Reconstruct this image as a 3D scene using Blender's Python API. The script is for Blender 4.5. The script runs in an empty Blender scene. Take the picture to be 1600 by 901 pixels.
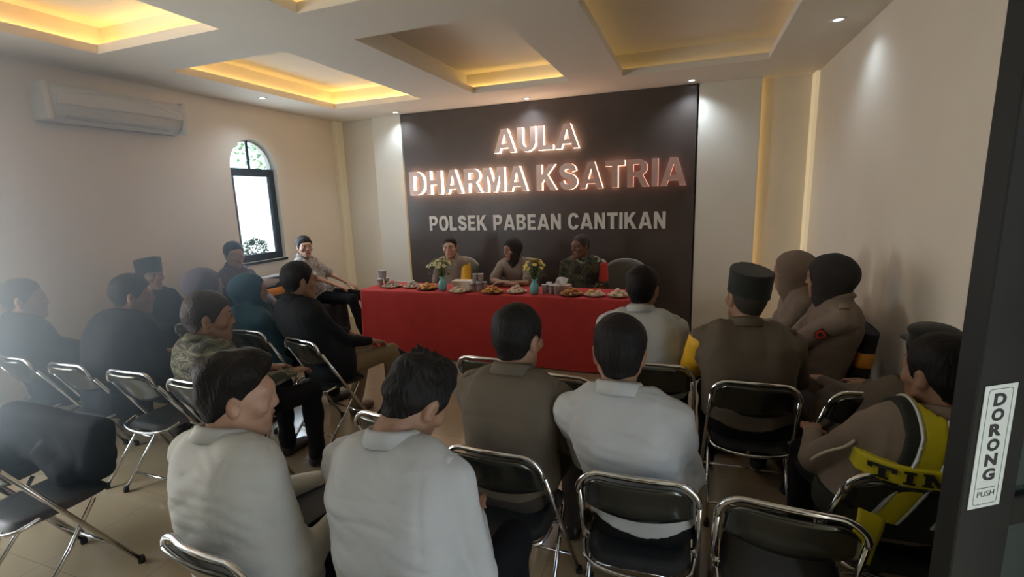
import bpy, bmesh, math, random
import numpy as np
from mathutils import Vector, Matrix, Euler
random.seed(7)
SC = bpy.context.scene
COL = SC.collection
PI = math.pi

# ------------------------------------------------------------------ camera
F_PX, YAW, PITCH, ROLL, CAM_H = 762.18, 0.3542, -0.1821, -0.0330, 1.7237
cam_d = bpy.data.cameras.new('camera')
cam = bpy.data.objects.new('camera', cam_d)
COL.objects.link(cam)
cam_d.sensor_width = 36.0
cam_d.lens = F_PX / 1600.0 * 36.0
cam_d.clip_start = 0.02
_f = Vector((-math.sin(YAW) * math.cos(PITCH), math.cos(YAW) * math.cos(PITCH), math.sin(PITCH)))
_r0 = Vector((math.cos(YAW), math.sin(YAW), 0))
_u0 = _r0.cross(_f)
_r = math.cos(ROLL) * _r0 + math.sin(ROLL) * _u0
_u = -math.sin(ROLL) * _r0 + math.cos(ROLL) * _u0
cam.matrix_world = Matrix(((_r.x, _u.x, -_f.x, 0), (_r.y, _u.y, -_f.y, 0), (_r.z, _u.z, -_f.z, CAM_H), (0, 0, 0, 1)))
SC.camera = cam
SC.view_settings.view_transform = 'Standard'
SC.view_settings.look = 'None'
SC.view_settings.gamma = 1.0
SC.view_settings.use_curve_mapping = False
SC.view_settings.exposure = -0.14

# ------------------------------------------------------------------ world
W = bpy.data.worlds.new('sky')
SC.world = W
W.use_nodes = True
nt = W.node_tree
nt.nodes.clear()
wo = nt.nodes.new('ShaderNodeOutputWorld')
wb = nt.nodes.new('ShaderNodeBackground')
sky = nt.nodes.new('ShaderNodeTexSky')
sky.sky_type = 'HOSEK_WILKIE'
sky.turbidity = 5.0
sky.ground_albedo = 0.5
sky.sun_direction = Vector((0.40, 0.55, 0.73)).normalized()
wb.inputs['Strength'].default_value = 16.0
nt.links.new(sky.outputs[0], wb.inputs['Color'])
nt.links.new(wb.outputs[0], wo.inputs['Surface'])


def area_light(name, loc, rot, sx, sy, power, color):
    d = bpy.data.lights.new(name, 'AREA')
    d.shape = 'RECTANGLE'
    d.size, d.size_y = sx, sy
    d.energy = power
    d.color = color
    o = bpy.data.objects.new(name, d)
    COL.objects.link(o)
    o.location = loc
    o.rotation_euler = rot
    return o


# daylight coming in at the room's openings: the big left window behind the frame, the doorway, the arched window
area_light('daylight_window', (-4.80, 0.35, 1.55), (0, -PI / 2, 0), 1.7, 1.7, 200, (0.74, 0.89, 1.0))
area_light('daylight_arched_window', (-4.90, 4.62, 1.75), (0, -PI / 2, 0), 1.2, 0.55, 20, (0.75, 0.88, 1.0))
area_light('daylight_doorway', (1.10, 0.35, 1.2), (0, PI / 2, 0), 2.0, 0.8, 6, (1.0, 0.97, 0.92))
sun_d = bpy.data.lights.new('sun', 'SUN')
sun_d.energy = 10.0
sun_d.angle = 0.02
sun_d.color = (1.0, 0.96, 0.88)
sun_o = bpy.data.objects.new('sun', sun_d)
COL.objects.link(sun_o)
sun_o.rotation_euler = Vector((0.40, 0.55, 0.73)).to_track_quat('Z', 'Y').to_euler()

# ------------------------------------------------------------------ materials
MATS = {}


def mat(name, col, rough=0.6, metal=0.0, var=0.0, vscale=8.0, bump=0.0, bscale=60.0, emit=None, estr=0.0, spec=0.5,
        stretch=None, trans=0.0, sheen=0.0, coat=0.0):
    if name in MATS:
        return MATS[name]
    m = bpy.data.materials.new(name)
    m.use_nodes = True
    n = m.node_tree
    b = n.nodes['Principled BSDF']
    c4 = (col[0], col[1], col[2], 1)
    b.inputs['Base Color'].default_value = c4
    b.inputs['Roughness'].default_value = rough
    b.inputs['Metallic'].default_value = metal
    b.inputs['Specular IOR Level'].default_value = spec
    if trans:
        b.inputs['Transmission Weight'].default_value = trans
    if sheen:
        b.inputs['Sheen Weight'].default_value = sheen
    if coat:
        b.inputs['Coat Weight'].default_value = coat
        b.inputs['Coat Roughness'].default_value = 0.08
    if emit:
        b.inputs['Emission Color'].default_value = (emit[0], emit[1], emit[2], 1)
        b.inputs['Emission Strength'].default_value = estr
    tc = n.nodes.new('ShaderNodeTexCoord')
    vec = tc.outputs['Object']
    if stretch:
        mp = n.nodes.new('ShaderNodeMapping')
        mp.inputs['Scale'].default_value = stretch
        n.links.new(vec, mp.inputs['Vector'])
        vec = mp.outputs['Vector']
    if var:
        t = n.nodes.new('ShaderNodeTexNoise')
        t.inputs['Scale'].default_value = vscale
        t.inputs['Detail'].default_value = 4
        n.links.new(vec, t.inputs['Vector'])
        r = n.nodes.new('ShaderNodeValToRGB')
        r.color_ramp.elements[0].position = 0.3
        r.color_ramp.elements[1].position = 0.7
        r.color_ramp.elements[0].color = tuple(max(0, x * (1 - var)) for x in col) + (1,)
        r.color_ramp.elements[1].color = tuple(min(1, x * (1 + var)) for x in col) + (1,)
        n.links.new(t.outputs['Fac'], r.inputs['Fac'])
        n.links.new(r.outputs['Color'], b.inputs['Base Color'])
    if bump:
        t2 = n.nodes.new('ShaderNodeTexNoise')
        t2.inputs['Scale'].default_value = bscale
        t2.inputs['Detail'].default_value = 3
        n.links.new(vec, t2.inputs['Vector'])
        bp = n.nodes.new('ShaderNodeBump')
        bp.inputs['Strength'].default_value = bump
        bp.inputs['Distance'].default_value = 0.01
        n.links.new(t2.outputs['Fac'], bp.inputs['Height'])
        n.links.new(bp.outputs['Normal'], b.inputs['Normal'])
    MATS[name] = m
    return m


def camo_mat(name, cols, scale, stretch=(1, 1, 1)):
    if name in MATS:
        return MATS[name]
    m = mat(name, cols[0], 0.85, bump=0.15, bscale=90)
    n = m.node_tree
    b = n.nodes['Principled BSDF']
    tc = n.nodes.new('ShaderNodeTexCoord')
    mp = n.nodes.new('ShaderNodeMapping')
    mp.inputs['Scale'].default_value = stretch
    t = n.nodes.new('ShaderNodeTexNoise')
    t.inputs['Scale'].default_value = scale
    t.inputs['Detail'].default_value = 2.5
    t.inputs['Distortion'].default_value = 0.8
    r = n.nodes.new('ShaderNodeValToRGB')
    r.color_ramp.interpolation = 'CONSTANT'
    pos = [0.0, 0.43, 0.5, 0.57, 0.63][:len(cols)]
    while len(r.color_ramp.elements) < len(cols):
        r.color_ramp.elements.new(0.5)
    for e, p, c in zip(r.color_ramp.elements, pos, cols):
        e.position = p
        e.color = (*c, 1)
    n.links.new(tc.outputs['Object'], mp.inputs['Vector'])
    n.links.new(mp.outputs['Vector'], t.inputs['Vector'])
    n.links.new(t.outputs['Fac'], r.inputs['Fac'])
    n.links.new(r.outputs['Color'], b.inputs['Base Color'])
    return m


def floor_mat():
    m = mat('polished_floor_tile', (0.42, 0.33, 0.22), 0.16, spec=0.5)
    n = m.node_tree
    b = n.nodes['Principled BSDF']
    tc = n.nodes.new('ShaderNodeTexCoord')
    br = n.nodes.new('ShaderNodeTexBrick')
    br.offset = 0.0
    br.inputs['Scale'].default_value = 1.0
    br.inputs['Brick Width'].default_value = 0.6
    br.inputs['Row Height'].default_value = 0.6
    br.inputs['Mortar Size'].default_value = 0.002
    br.inputs['Color1'].default_value = (0.345, 0.270, 0.170, 1)
    br.inputs['Color2'].default_value = (0.320, 0.250, 0.155, 1)
    br.inputs['Mortar'].default_value = (0.22, 0.17, 0.12, 1)
    ns = n.nodes.new('ShaderNodeTexNoise')
    ns.inputs['Scale'].default_value = 2.2
    ns.inputs['Detail'].default_value = 6
    mx = n.nodes.new('ShaderNodeMix')
    mx.data_type = 'RGBA'
    mx.blend_type = 'MULTIPLY'
    mx.inputs['Factor'].default_value = 0.35
    rp = n.nodes.new('ShaderNodeValToRGB')
    rp.color_ramp.elements[0].color = (0.6, 0.58, 0.55, 1)
    rp.color_ramp.elements[1].color = (1, 1, 1, 1)
    n.links.new(tc.outputs['Object'], br.inputs['Vector'])
    n.links.new(tc.outputs['Object'], ns.inputs['Vector'])
    n.links.new(ns.outputs['Fac'], rp.inputs['Fac'])
    n.links.new(br.outputs['Color'], mx.inputs[6])
    n.links.new(rp.outputs['Color'], mx.inputs[7])
    n.links.new(mx.outputs[2], b.inputs['Base Color'])
    return m


M_WALL = mat('wall_paint', (0.76, 0.70, 0.585), 0.75, var=0.03, vscale=1.5, bump=0.03, bscale=120)
M_CEIL = mat('ceiling_paint', (0.74, 0.69, 0.59), 0.8, var=0.02, vscale=1.2)
M_PANEL = mat('dark_brown_panel', (0.080, 0.060, 0.050), 0.38, var=0.12, vscale=3.0)
M_FLOOR = floor_mat()
M_CHROME = mat('chrome_tube', (0.72, 0.72, 0.72), 0.14, 1.0)
M_VINYL = mat('black_vinyl', (0.016, 0.017, 0.016), 0.24, var=0.2, vscale=20, bump=0.05, bscale=200, coat=0.1)
M_BACKSHEET = mat('dark_steel_sheet', (0.11, 0.115, 0.10), 0.17, 0.85, var=0.1, vscale=12)
M_SEATV = mat('charcoal_vinyl', (0.018, 0.020, 0.021), 0.38, var=0.15, vscale=20, bump=0.08, bscale=160)
M_SEATBLUE = mat('blue_grey_vinyl', (0.08, 0.12, 0.16), 0.35, var=0.15, vscale=20, bump=0.08, bscale=160)
M_RUBBER = mat('black_rubber', (0.02, 0.02, 0.02), 0.8, bump=0.05)
M_RED = mat('red_cloth', (0.47, 0.028, 0.024), 0.75, var=0.08, vscale=5, bump=0.12, bscale=140)
M_WOOD = mat('table_board', (0.30, 0.18, 0.09), 0.5, var=0.25, vscale=6, stretch=(1, 8, 8))
M_BLACKFRAME = mat('black_aluminium', (0.012, 0.012, 0.010), 0.55, 0.0, var=0.1, vscale=6, spec=0.25)
M_GLASS = mat('window_glass', (0.9, 0.97, 0.96), 0.0, trans=1.0)
M_WHITEPL = mat('white_plastic', (0.62, 0.62, 0.58), 0.35, var=0.02)
M_GREYPL = mat('grey_plastic', (0.16, 0.17, 0.17), 0.4, var=0.05)
M_BLACKCLOTH = mat('black_cover_cloth', (0.014, 0.013, 0.013), 0.85, bump=0.15, bscale=120, var=0.2)
M_ORANGE = mat('orange_satin', (0.62, 0.25, 0.02), 0.45, bump=0.08, bscale=100, var=0.1)
M_WHITE_SHIRT = mat('white_shirt_cloth', (0.44, 0.45, 0.44), 0.8, bump=0.12, bscale=240, var=0.03, vscale=4)
M_CREAM_SHIRT = mat('cream_shirt_cloth', (0.46, 0.455, 0.41), 0.8, bump=0.12, bscale=240, var=0.03, vscale=4)
M_BROWN_UNI = mat('brown_uniform_cloth', (0.108, 0.086, 0.058), 0.85, bump=0.12, bscale=220, var=0.06, vscale=6)
M_TAN_UNI = mat('tan_uniform_cloth', (0.215, 0.165, 0.125), 0.85, bump=0.14, bscale=200, var=0.08, vscale=6)
M_DKBROWN = mat('dark_brown_trouser_cloth', (0.035, 0.026, 0.018), 0.85, bump=0.1, bscale=200, var=0.1)
M_BLACKTR = mat('black_trouser_cloth', (0.007, 0.007, 0.008), 0.9, spec=0.2, bump=0.1, bscale=200, var=0.15)
M_KHAKI = mat('khaki_trouser_cloth', (0.22, 0.16, 0.085), 0.85, bump=0.12, bscale=180, var=0.08)
M_NAVY = mat('navy_jacket_cloth', (0.009, 0.013, 0.019), 0.85, spec=0.25, bump=0.12, bscale=160, var=0.15)
M_BLKJACK = mat('black_jacket_cloth', (0.008, 0.010, 0.013), 0.8, spec=0.25, bump=0.12, bscale=160, var=0.15)
M_TEAL = mat('dark_teal_cloth', (0.012, 0.06, 0.085), 0.8, bump=0.12, bscale=160, var=0.12)
M_PURPLE = mat('mauve_scarf_cloth', (0.12, 0.095, 0.115), 0.85, bump=0.12, bscale=150, var=0.1)
M_MAUVE = mat('dusky_shirt_cloth', (0.10, 0.075, 0.085), 0.85, bump=0.12, bscale=150, var=0.1)
M_BROWNHIJAB = mat('brown_scarf_cloth', (0.17, 0.12, 0.085), 0.85, bump=0.1, bscale=150, var=0.08)
M_BLACKHIJAB = mat('black_scarf_cloth', (0.022, 0.020, 0.020), 0.85, bump=0.1, bscale=150, var=0.1)
M_VELVET = mat('black_velvet', (0.010, 0.013, 0.011), 0.9, bump=0.1, bscale=300, sheen=0.15)
M_HAIR = mat('black_hair', (0.008, 0.0065, 0.006), 0.62, bump=0.7, bscale=90, stretch=(1, 1, 0.25), spec=0.25)
M_HAIR_F = mat('cropped_hair', (0.035, 0.026, 0.020), 0.7, bump=0.6, bscale=220)
M_YELLOW = mat('yellow_vest_cloth', (0.72, 0.40, 0.015), 0.6, bump=0.05, var=0.08)
M_HIVIS = mat('high_visibility_yellow', (0.62, 0.52, 0.01), 0.5, bump=0.05, var=0.05)
M_REFLECT = mat('silver_reflective_tape', (0.55, 0.58, 0.55), 0.35, 0.3)
M_VEST = mat('black_mesh_vest', (0.020, 0.022, 0.016), 0.8, bump=0.3, bscale=260)
M_REDBAND = mat('red_armband_cloth', (0.50, 0.035, 0.02), 0.7, bump=0.08, var=0.08)
M_SHOE = mat('black_shoe_leather', (0.018, 0.016, 0.015), 0.3, var=0.1)
M_BROWNSHOE = mat('brown_shoe_leather', (0.10, 0.055, 0.03), 0.4, var=0.1)
M_BELT = mat('black_belt', (0.012, 0.012, 0.012), 0.4)
M_EYE = mat('eye_white', (0.27, 0.235, 0.21), 0.45)
M_IRIS = mat('dark_iris', (0.012, 0.008, 0.006), 0.15)
M_CAMO = camo_mat('woodland_camouflage', [(0.016, 0.018, 0.013), (0.045, 0.055, 0.028), (0.085, 0.065, 0.038), (0.03, 0.04, 0.022), (0.30, 0.28, 0.22)], 9)
M_CAMO2 = camo_mat('grey_green_camouflage', [(0.035, 0.042, 0.028), (0.11, 0.115, 0.075), (0.20, 0.19, 0.125), (0.07, 0.075, 0.05), (0.26, 0.24, 0.16)], 7, (0.8, 0.8, 3.2))
M_BATIK = camo_mat('grey_patterned_cloth', [(0.16, 0.145, 0.13), (0.30, 0.28, 0.25), (0.20, 0.18, 0.16), (0.38, 0.36, 0.33)], 16)
SKINS = {}


def skin(kind):
    base = {'light': (0.46, 0.27, 0.18), 'mid': (0.30, 0.165, 0.10), 'dark': (0.15, 0.075, 0.045)}[kind]
    m = mat('skin_' + kind, base, 0.5, var=0.08, vscale=14, bump=0.06, bscale=180)
    lips = mat('lips_' + kind, (base[0] * 0.8, base[1] * 0.5, base[2] * 0.5), 0.45)
    return m, lips


# ------------------------------------------------------------------ object helpers
def setp(o, label=None, cat=None, group=None, kind=None):
    if label:
        o['label'] = label
    if cat:
        o['category'] = cat
    if group:
        o['group'] = group
    if kind:
        o['kind'] = kind
    return o


def link_mesh(name, me, parent=None):
    o = bpy.data.objects.new(name, me)
    COL.objects.link(o)
    if parent is not None:
        o.parent = parent
    return o


def empty(name, loc, rz=0, label=None, cat=None, group=None):
    o = bpy.data.objects.new(name, None)
    o.empty_display_size = 0.1
    COL.objects.link(o)
    o.location = loc
    o.rotation_euler = (0, 0, rz)
    return setp(o, label, cat, group)


class MB:
    """collects simple shapes into one bmesh"""

    def __init__(s):
        s.bm = bmesh.new()
        s.mi = 0

    def _tag(s, fs):
        for f in fs:
            f.material_index = s.mi

    def box(s, lo, hi, bev=0.0, seg=2, M=None):
        r = bmesh.ops.create_cube(s.bm, size=1.0)
        vs = r['verts']
        c = [(lo[i] + hi[i]) / 2 for i in range(3)]
        d = [hi[i] - lo[i] for i in range(3)]
        for v in vs:
            v.co = Vector((c[0] + v.co.x * d[0], c[1] + v.co.y * d[1], c[2] + v.co.z * d[2]))
        fs = list({f for v in vs for f in v.link_faces})
        s._tag(fs)
        if bev > 0:
            es = list({e for v in vs for e in v.link_edges})
            rr = bmesh.ops.bevel(s.bm, geom=es, offset=bev, segments=seg, affect='EDGES', profile=0.5)
            vs = list({v for f in rr['faces'] for v in f.verts} | {v for v in vs if v.is_valid})
            s._tag({f for v in vs for f in v.link_faces})
        if M is not None:
            for v in vs:
                v.co = M @ v.co
        return s

    def tube(s, pts, r, seg=10, closed=False, cap=True, flat=1.0):
        pts = [Vector(p) for p in pts]
        n = len(pts)
        rs = r if isinstance(r, (list, tuple)) else [r] * n
        rings = []
        prev = None
        for i, p in enumerate(pts):
            if closed:
                t = (pts[(i + 1) % n] - pts[i - 1]).normalized()
            else:
                t = (pts[min(i + 1, n - 1)] - pts[max(i - 1, 0)]).normalized()
            if prev is None:
                a = Vector((0, 0, 1)) if abs(t.z) < 0.9 else Vector((1, 0, 0))
                u = t.cross(a).normalized()
            else:
                u = (prev - t * prev.dot(t)).normalized()
            prev = u
            v = t.cross(u)
            rings.append([s.bm.verts.new(p + rs[i] * (math.cos(2 * PI * k / seg) * u + flat * math.sin(2 * PI * k / seg) * v)) for k in range(seg)])
        fs = []
        m = n if closed else n - 1
        for i in range(m):
            A, B = rings[i], rings[(i + 1) % n]
            for k in range(seg):
                fs.append(s.bm.faces.new((A[k], A[(k + 1) % seg], B[(k + 1) % seg], B[k])))
        if cap and not closed:
            fs.append(s.bm.faces.new(rings[0][::-1]))
            fs.append(s.bm.faces.new(rings[-1]))
        for f in fs:
            f.smooth = True
        s._tag(fs)
        return s

    def lathe(s, prof, c=(0, 0, 0), seg=24, sx=1.0, sy=1.0, M=None, wob=None):
        """prof: list of (r, z); open ends at r=0 become poles"""
        rings = []
        allv = []
        for (r, z) in prof:
            if r < 1e-6:
                v = s.bm.verts.new((c[0], c[1], c[2] + z))
                rings.append([v])
                allv.append(v)
            else:
                ring = []
                for k in range(seg):
                    a = 2 * PI * k / seg
                    w = wob(a, z) if wob else 1.0
                    ring.append(s.bm.verts.new((c[0] + r * sx * w * math.cos(a), c[1] + r * sy * w * math.sin(a), c[2] + z)))
                rings.append(ring)
                allv += ring
        fs = []
        for A, B in zip(rings[:-1], rings[1:]):
            if len(A) == 1 and len(B) == 1:
                continue
            for k in range(seg):
                k2 = (k + 1) % seg
                if len(A) == 1:
                    fs.append(s.bm.faces.new((A[0], B[k2], B[k])))
                elif len(B) == 1:
                    fs.append(s.bm.faces.new((A[k], A[k2], B[0])))
                else:
                    fs.append(s.bm.faces.new((A[k], A[k2], B[k2], B[k])))
        for f in fs:
            f.smooth = True
        s._tag(fs)
        if M is not None:
            for v in allv:
                v.co = M @ v.co
        return s

    def blob(s, c, r, M=None, sub=2, jit=0.0):
        rr = bmesh.ops.create_icosphere(s.bm, subdivisions=sub, radius=1.0)
        fs = set()
        for v in rr['verts']:
            q = v.co * (1 + random.uniform(-jit, jit))
            q = Vector((q.x * r[0], q.y * r[1], q.z * r[2]))
            if M is not None:
                q = M @ q
            v.co = q + Vector(c)
            fs |= set(v.link_faces)
        for f in fs:
            f.smooth = True
        s._tag(fs)
        return s

    def grid(s, fn, nu, nv, smooth=True):
        V = [[s.bm.verts.new(fn(i / nu, j / nv)) for j in range(nv + 1)] for i in range(nu + 1)]
        fs = []
        for i in range(nu):
            for j in range(nv):
                fs.append(s.bm.faces.new((V[i][j], V[i + 1][j], V[i + 1][j + 1], V[i][j + 1])))
        for f in fs:
            f.smooth = smooth
        s._tag(fs)
        return s

    def slab(s, fn, nu, nv, smooth=True):
        """closed sheet: fn(u, v, side) with side 0/1"""
        V = [[[s.bm.verts.new(fn(i / nu, j / nv, k)) for j in range(nv + 1)] for i in range(nu + 1)] for k in (0, 1)]
        fs = []
        for i in range(nu):
            for j in range(nv):
                fs.append(s.bm.faces.new((V[0][i][j], V[0][i + 1][j], V[0][i + 1][j + 1], V[0][i][j + 1])))
                fs.append(s.bm.faces.new((V[1][i][j + 1], V[1][i + 1][j + 1], V[1][i + 1][j], V[1][i][j])))
        for i in range(nu):
            for j in (0, nv):
                a, b, c, d = V[0][i][j], V[0][i + 1][j], V[1][i + 1][j], V[1][i][j]
                fs.append(s.bm.faces.new((a, b, c, d) if j else (d, c, b, a)))
        for j in range(nv):
            for i in (0, nu):
                a, b, c, d = V[0][i][j], V[0][i][j + 1], V[1][i][j + 1], V[1][i][j]
                fs.append(s.bm.faces.new((d, c, b, a) if i else (a, b, c, d)))
        for f in fs:
            f.smooth = smooth
        s._tag(fs)
        return s

    def build(s, name, mats, parent=None, recalc=True, autosmooth=False):
        if recalc:
            bmesh.ops.recalc_face_normals(s.bm, faces=s.bm.faces[:])
        me = bpy.data.meshes.new(name)
        s.bm.to_mesh(me)
        s.bm.free()
        for m in (mats if isinstance(mats, (list, tuple)) else [mats]):
            me.materials.append(m)
        if autosmooth:
            for p in me.polygons:
                p.use_smooth = True
        return link_mesh(name, me, parent)


def arr_mesh(name, V, Q, mats, parent=None, mi=None):
    me = bpy.data.meshes.new(name)
    me.from_pydata([tuple(v) for v in V.tolist()], [], [tuple(q) for q in Q.tolist()])
    me.polygons.foreach_set('use_smooth', np.ones(len(me.polygons), bool))
    for m in (mats if isinstance(mats, (list, tuple)) else [mats]):
        me.materials.append(m)
    if mi is not None:
        me.polygons.foreach_set('material_index', mi.astype(np.int32))
    me.update()
    return link_mesh(name, me, parent)


def children_of(o):
    return [c for c in bpy.data.objects if c.parent == o]


def copy_tree(o, kids):
    """o: root, kids: list of (child, [grandchildren])"""
    r = o.copy()
    COL.objects.link(r)
    for c, gs in kids:
        k = c.copy()
        COL.objects.link(k)
        k.parent = r
        for g in gs:
            h = g.copy()
            COL.objects.link(h)
            h.parent = k
    return r


def tree(o):
    return [(c, children_of(c)) for c in children_of(o)]


# ------------------------------------------------------------------ signed-distance modelling (numpy)
class SDF:
    def __init__(s, lo, hi, h):
        s.lo = np.array(lo, float)
        s.h = h
        s.n = np.ceil((np.array(hi, float) - s.lo) / h).astype(int) + 1
        s.ax = [s.lo[i] + h * np.arange(s.n[i]) for i in range(3)]
        s.D = np.full(tuple(s.n), 1.0)

    def win(s, lo, hi):
        sl = []
        for i in range(3):
            a = max(0, int((lo[i] - s.lo[i]) / s.h))
            b = min(s.n[i], int((hi[i] - s.lo[i]) / s.h) + 2)
            if b <= a:
                return None
            sl.append(slice(a, b))
        X, Y, Z = np.meshgrid(s.ax[0][sl[0]], s.ax[1][sl[1]], s.ax[2][sl[2]], indexing='ij', sparse=True)
        return tuple(sl), X, Y, Z

    def put(s, fn, lo, hi, k=0.02, op='add'):
        m = k + 3 * s.h
        w = s.win(np.array(lo) - m, np.array(hi) + m)
        if w is None:
            return
        sl, X, Y, Z = w
        d = fn(X, Y, Z)
        A = s.D[sl]
        if op == 'add':
            hh = np.maximum(k - np.abs(A - d), 0) / k if k > 0 else 0
            s.D[sl] = np.minimum(A, d) - hh * hh * k * 0.25
        else:
            d = -d
            hh = np.maximum(k - np.abs(A - d), 0) / k if k > 0 else 0
            s.D[sl] = np.maximum(A, d) + hh * hh * k * 0.25

    def cone(s, a, b, ra, rb, k=0.02, op='add', sc=None):
        a = np.array(a, float)
        b = np.array(b, float)
        ba = b - a
        L = max(ba @ ba, 1e-9)

        def fn(X, Y, Z):
            t = np.clip(((X - a[0]) * ba[0] + (Y - a[1]) * ba[1] + (Z - a[2]) * ba[2]) / L, 0, 1)
            return np.sqrt((X - a[0] - t * ba[0]) ** 2 + (Y - a[1] - t * ba[1]) ** 2 + (Z - a[2] - t * ba[2]) ** 2) - (ra + (rb - ra) * t)
        r = max(ra, rb)
        s.put(fn, np.minimum(a, b) - r, np.maximum(a, b) + r, k, op)

    def ell(s, c, r, k=0.02, op='add', rot=None):
        c = np.array(c, float)
        r = np.array(r, float)

        def fn(X, Y, Z):
            x, y, z = X - c[0], Y - c[1], Z - c[2]
            if rot is not None:
                x, y, z = (rot[0][0] * x + rot[1][0] * y + rot[2][0] * z, rot[0][1] * x + rot[1][1] * y + rot[2][1] * z,
                           rot[0][2] * x + rot[1][2] * y + rot[2][2] * z)
            k0 = np.sqrt((x / r[0]) ** 2 + (y / r[1]) ** 2 + (z / r[2]) ** 2)
            k1 = np.sqrt((x / r[0] ** 2) ** 2 + (y / r[1] ** 2) ** 2 + (z / r[2] ** 2) ** 2) + 1e-9
            return k0 * (k0 - 1) / k1
        m = r.max() if rot is not None else r
        s.put(fn, c - m, c + m, k, op)

    def slab(s, a, b, wa, wb, ra, rb, k=0.02, lat=(1, 0, 0), op='add'):
        a = np.array(a, float)
        b = np.array(b, float)
        ba = b - a
        L = max(ba @ ba, 1e-9)
        lat = np.array(lat, float)

        def fn(X, Y, Z):
            x, y, z = X - a[0], Y - a[1], Z - a[2]
            t = np.clip((x * ba[0] + y * ba[1] + z * ba[2]) / L, 0, 1)
            x, y, z = x - t * ba[0], y - t * ba[1], z - t * ba[2]
            u = x * lat[0] + y * lat[1] + z * lat[2]
            w = wa + (wb - wa) * t
            uc = np.clip(u, -w, w)
            return np.sqrt((x - uc * lat[0]) ** 2 + (y - uc * lat[1]) ** 2 + (z - uc * lat[2]) ** 2) - (ra + (rb - ra) * t)
        m = max(ra, rb) + max(wa, wb) * np.abs(lat)
        s.put(fn, np.minimum(a, b) - m, np.maximum(a, b) + m, k, op)

    def noise(s, amp, freq, seed, aniso=(1, 1, 1)):
        rg = np.random.RandomState(seed)
        X, Y, Z = np.meshgrid(*s.ax, indexing='ij', sparse=True)
        tot = 0
        for i in range(5):
            v = rg.normal(size=3)
            v /= np.linalg.norm(v)
            v = v * np.array(aniso) * freq * rg.uniform(0.6, 1.6)
            w = rg.normal(size=3) * freq * 0.35
            tot = tot + np.sin(v[0] * X + v[1] * Y + v[2] * Z + rg.uniform(0, 6.28) + 1.3 * np.sin(w[0] * X + w[1] * Y + w[2] * Z + rg.uniform(0, 6.28))) * rg.uniform(0.5, 1)
        s.D += amp * tot / 2.2

    def crease(s, amp, freq, seed, aniso=(1, 1, 1)):
        rg = np.random.RandomState(seed)
        X, Y, Z = np.meshgrid(*s.ax, indexing='ij', sparse=True)
        tot = 0
        for i in range(4):
            v = rg.normal(size=3)
            v = v / np.linalg.norm(v) * np.array(aniso) * freq * rg.uniform(0.7, 1.5)
            w = rg.normal(size=3) * freq * 0.4
            q = rg.normal(size=3) * freq * 0.3
            ph = v[0] * X + v[1] * Y + v[2] * Z + 1.6 * np.sin(w[0] * X + w[1] * Y + w[2] * Z + rg.uniform(0, 6.28))
            msk = 0.5 + 0.5 * np.sin(q[0] * X + q[1] * Y + q[2] * Z + rg.uniform(0, 6.28))
            tot = tot + msk * (np.abs(np.sin(ph)) ** 0.6 - 0.7)
        s.D -= amp * tot / 1.6

    def mesh(s):
        D = s.D
        n = D.shape
        neg = D < 0
        c = [neg[i:n[0] - 1 + i, j:n[1] - 1 + j, k:n[2] - 1 + k] for i in (0, 1) for j in (0, 1) for k in (0, 1)]
        cnt = sum(x.astype(np.int8) for x in c)
        mixed = (cnt > 0) & (cnt < 8)
        I = np.argwhere(mixed)
        idx = -np.ones(mixed.shape, int)
        idx[mixed] = np.arange(len(I))
        acc = np.zeros((len(I), 3))
        num = np.zeros(len(I))
        corners = [(i, j, k) for i in (0, 1) for j in (0, 1) for k in (0, 1)]
        for p in corners:
            for ax in range(3):
                if p[ax] == 0:
                    q = list(p)
                    q[ax] = 1
                    d0 = D[I[:, 0] + p[0], I[:, 1] + p[1], I[:, 2] + p[2]]
                    d1 = D[I[:, 0] + q[0], I[:, 1] + q[1], I[:, 2] + q[2]]
                    m = (d0 < 0) != (d1 < 0)
                    t = np.where(m, d0 / np.where(m, d0 - d1, 1), 0)
                    P = np.tile(np.array(p, float), (len(I), 1))
                    P[:, ax] += t
                    acc[m] += P[m]
                    num[m] += 1
        V = s.lo + s.h * (I + acc / num[:, None])
        Qs = []
        for ax in range(3):
            o = [a for a in range(3) if a != ax]
            sl0 = [slice(None)] * 3
            sl1 = [slice(None)] * 3
            sl0[ax] = slice(0, -1)
            sl1[ax] = slice(1, None)
            cr = neg[tuple(sl0)] != neg[tuple(sl1)]
            E = np.argwhere(cr)
            E = E[(E[:, o[0]] > 0) & (E[:, o[1]] > 0) & (E[:, o[0]] < n[o[0]] - 1) & (E[:, o[1]] < n[o[1]] - 1)]
            inside = neg[E[:, 0], E[:, 1], E[:, 2]]
            offs = [(0, 0), (-1, 0), (-1, -1), (0, -1)]
            q = []
            for a, b in offs:
                F = E.copy()
                F[:, o[0]] += a
                F[:, o[1]] += b
                q.append(idx[F[:, 0], F[:, 1], F[:, 2]])
            q = np.stack(q, 1)
            flip = inside if ax != 1 else ~inside
            q[flip] = q[flip][:, ::-1]
            Qs.append(q[:, ::-1])
        Q = np.concatenate(Qs)
        return V, Q


def sdf_obj(sd, name, mats, parent=None):
    V, Q = sd.mesh()
    return arr_mesh(name, V, Q, mats, parent)


def rotM(yaw=0, pitch=0, roll=0):
    """yaw about z (ccw), pitch: positive looks down, roll: positive tilts to own right (+x)"""
    cy, sy = math.cos(yaw), math.sin(yaw)
    cp, sp = math.cos(-pitch), math.sin(-pitch)
    cr, sr = math.cos(roll), math.sin(roll)
    Rz = np.array([[cy, -sy, 0], [sy, cy, 0], [0, 0, 1]])
    Rx = np.array([[1, 0, 0], [0, cp, -sp], [0, sp, cp]])
    Ry = np.array([[cr, 0, sr], [0, 1, 0], [-sr, 0, cr]])
    return Rz @ Rx @ Ry


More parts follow.
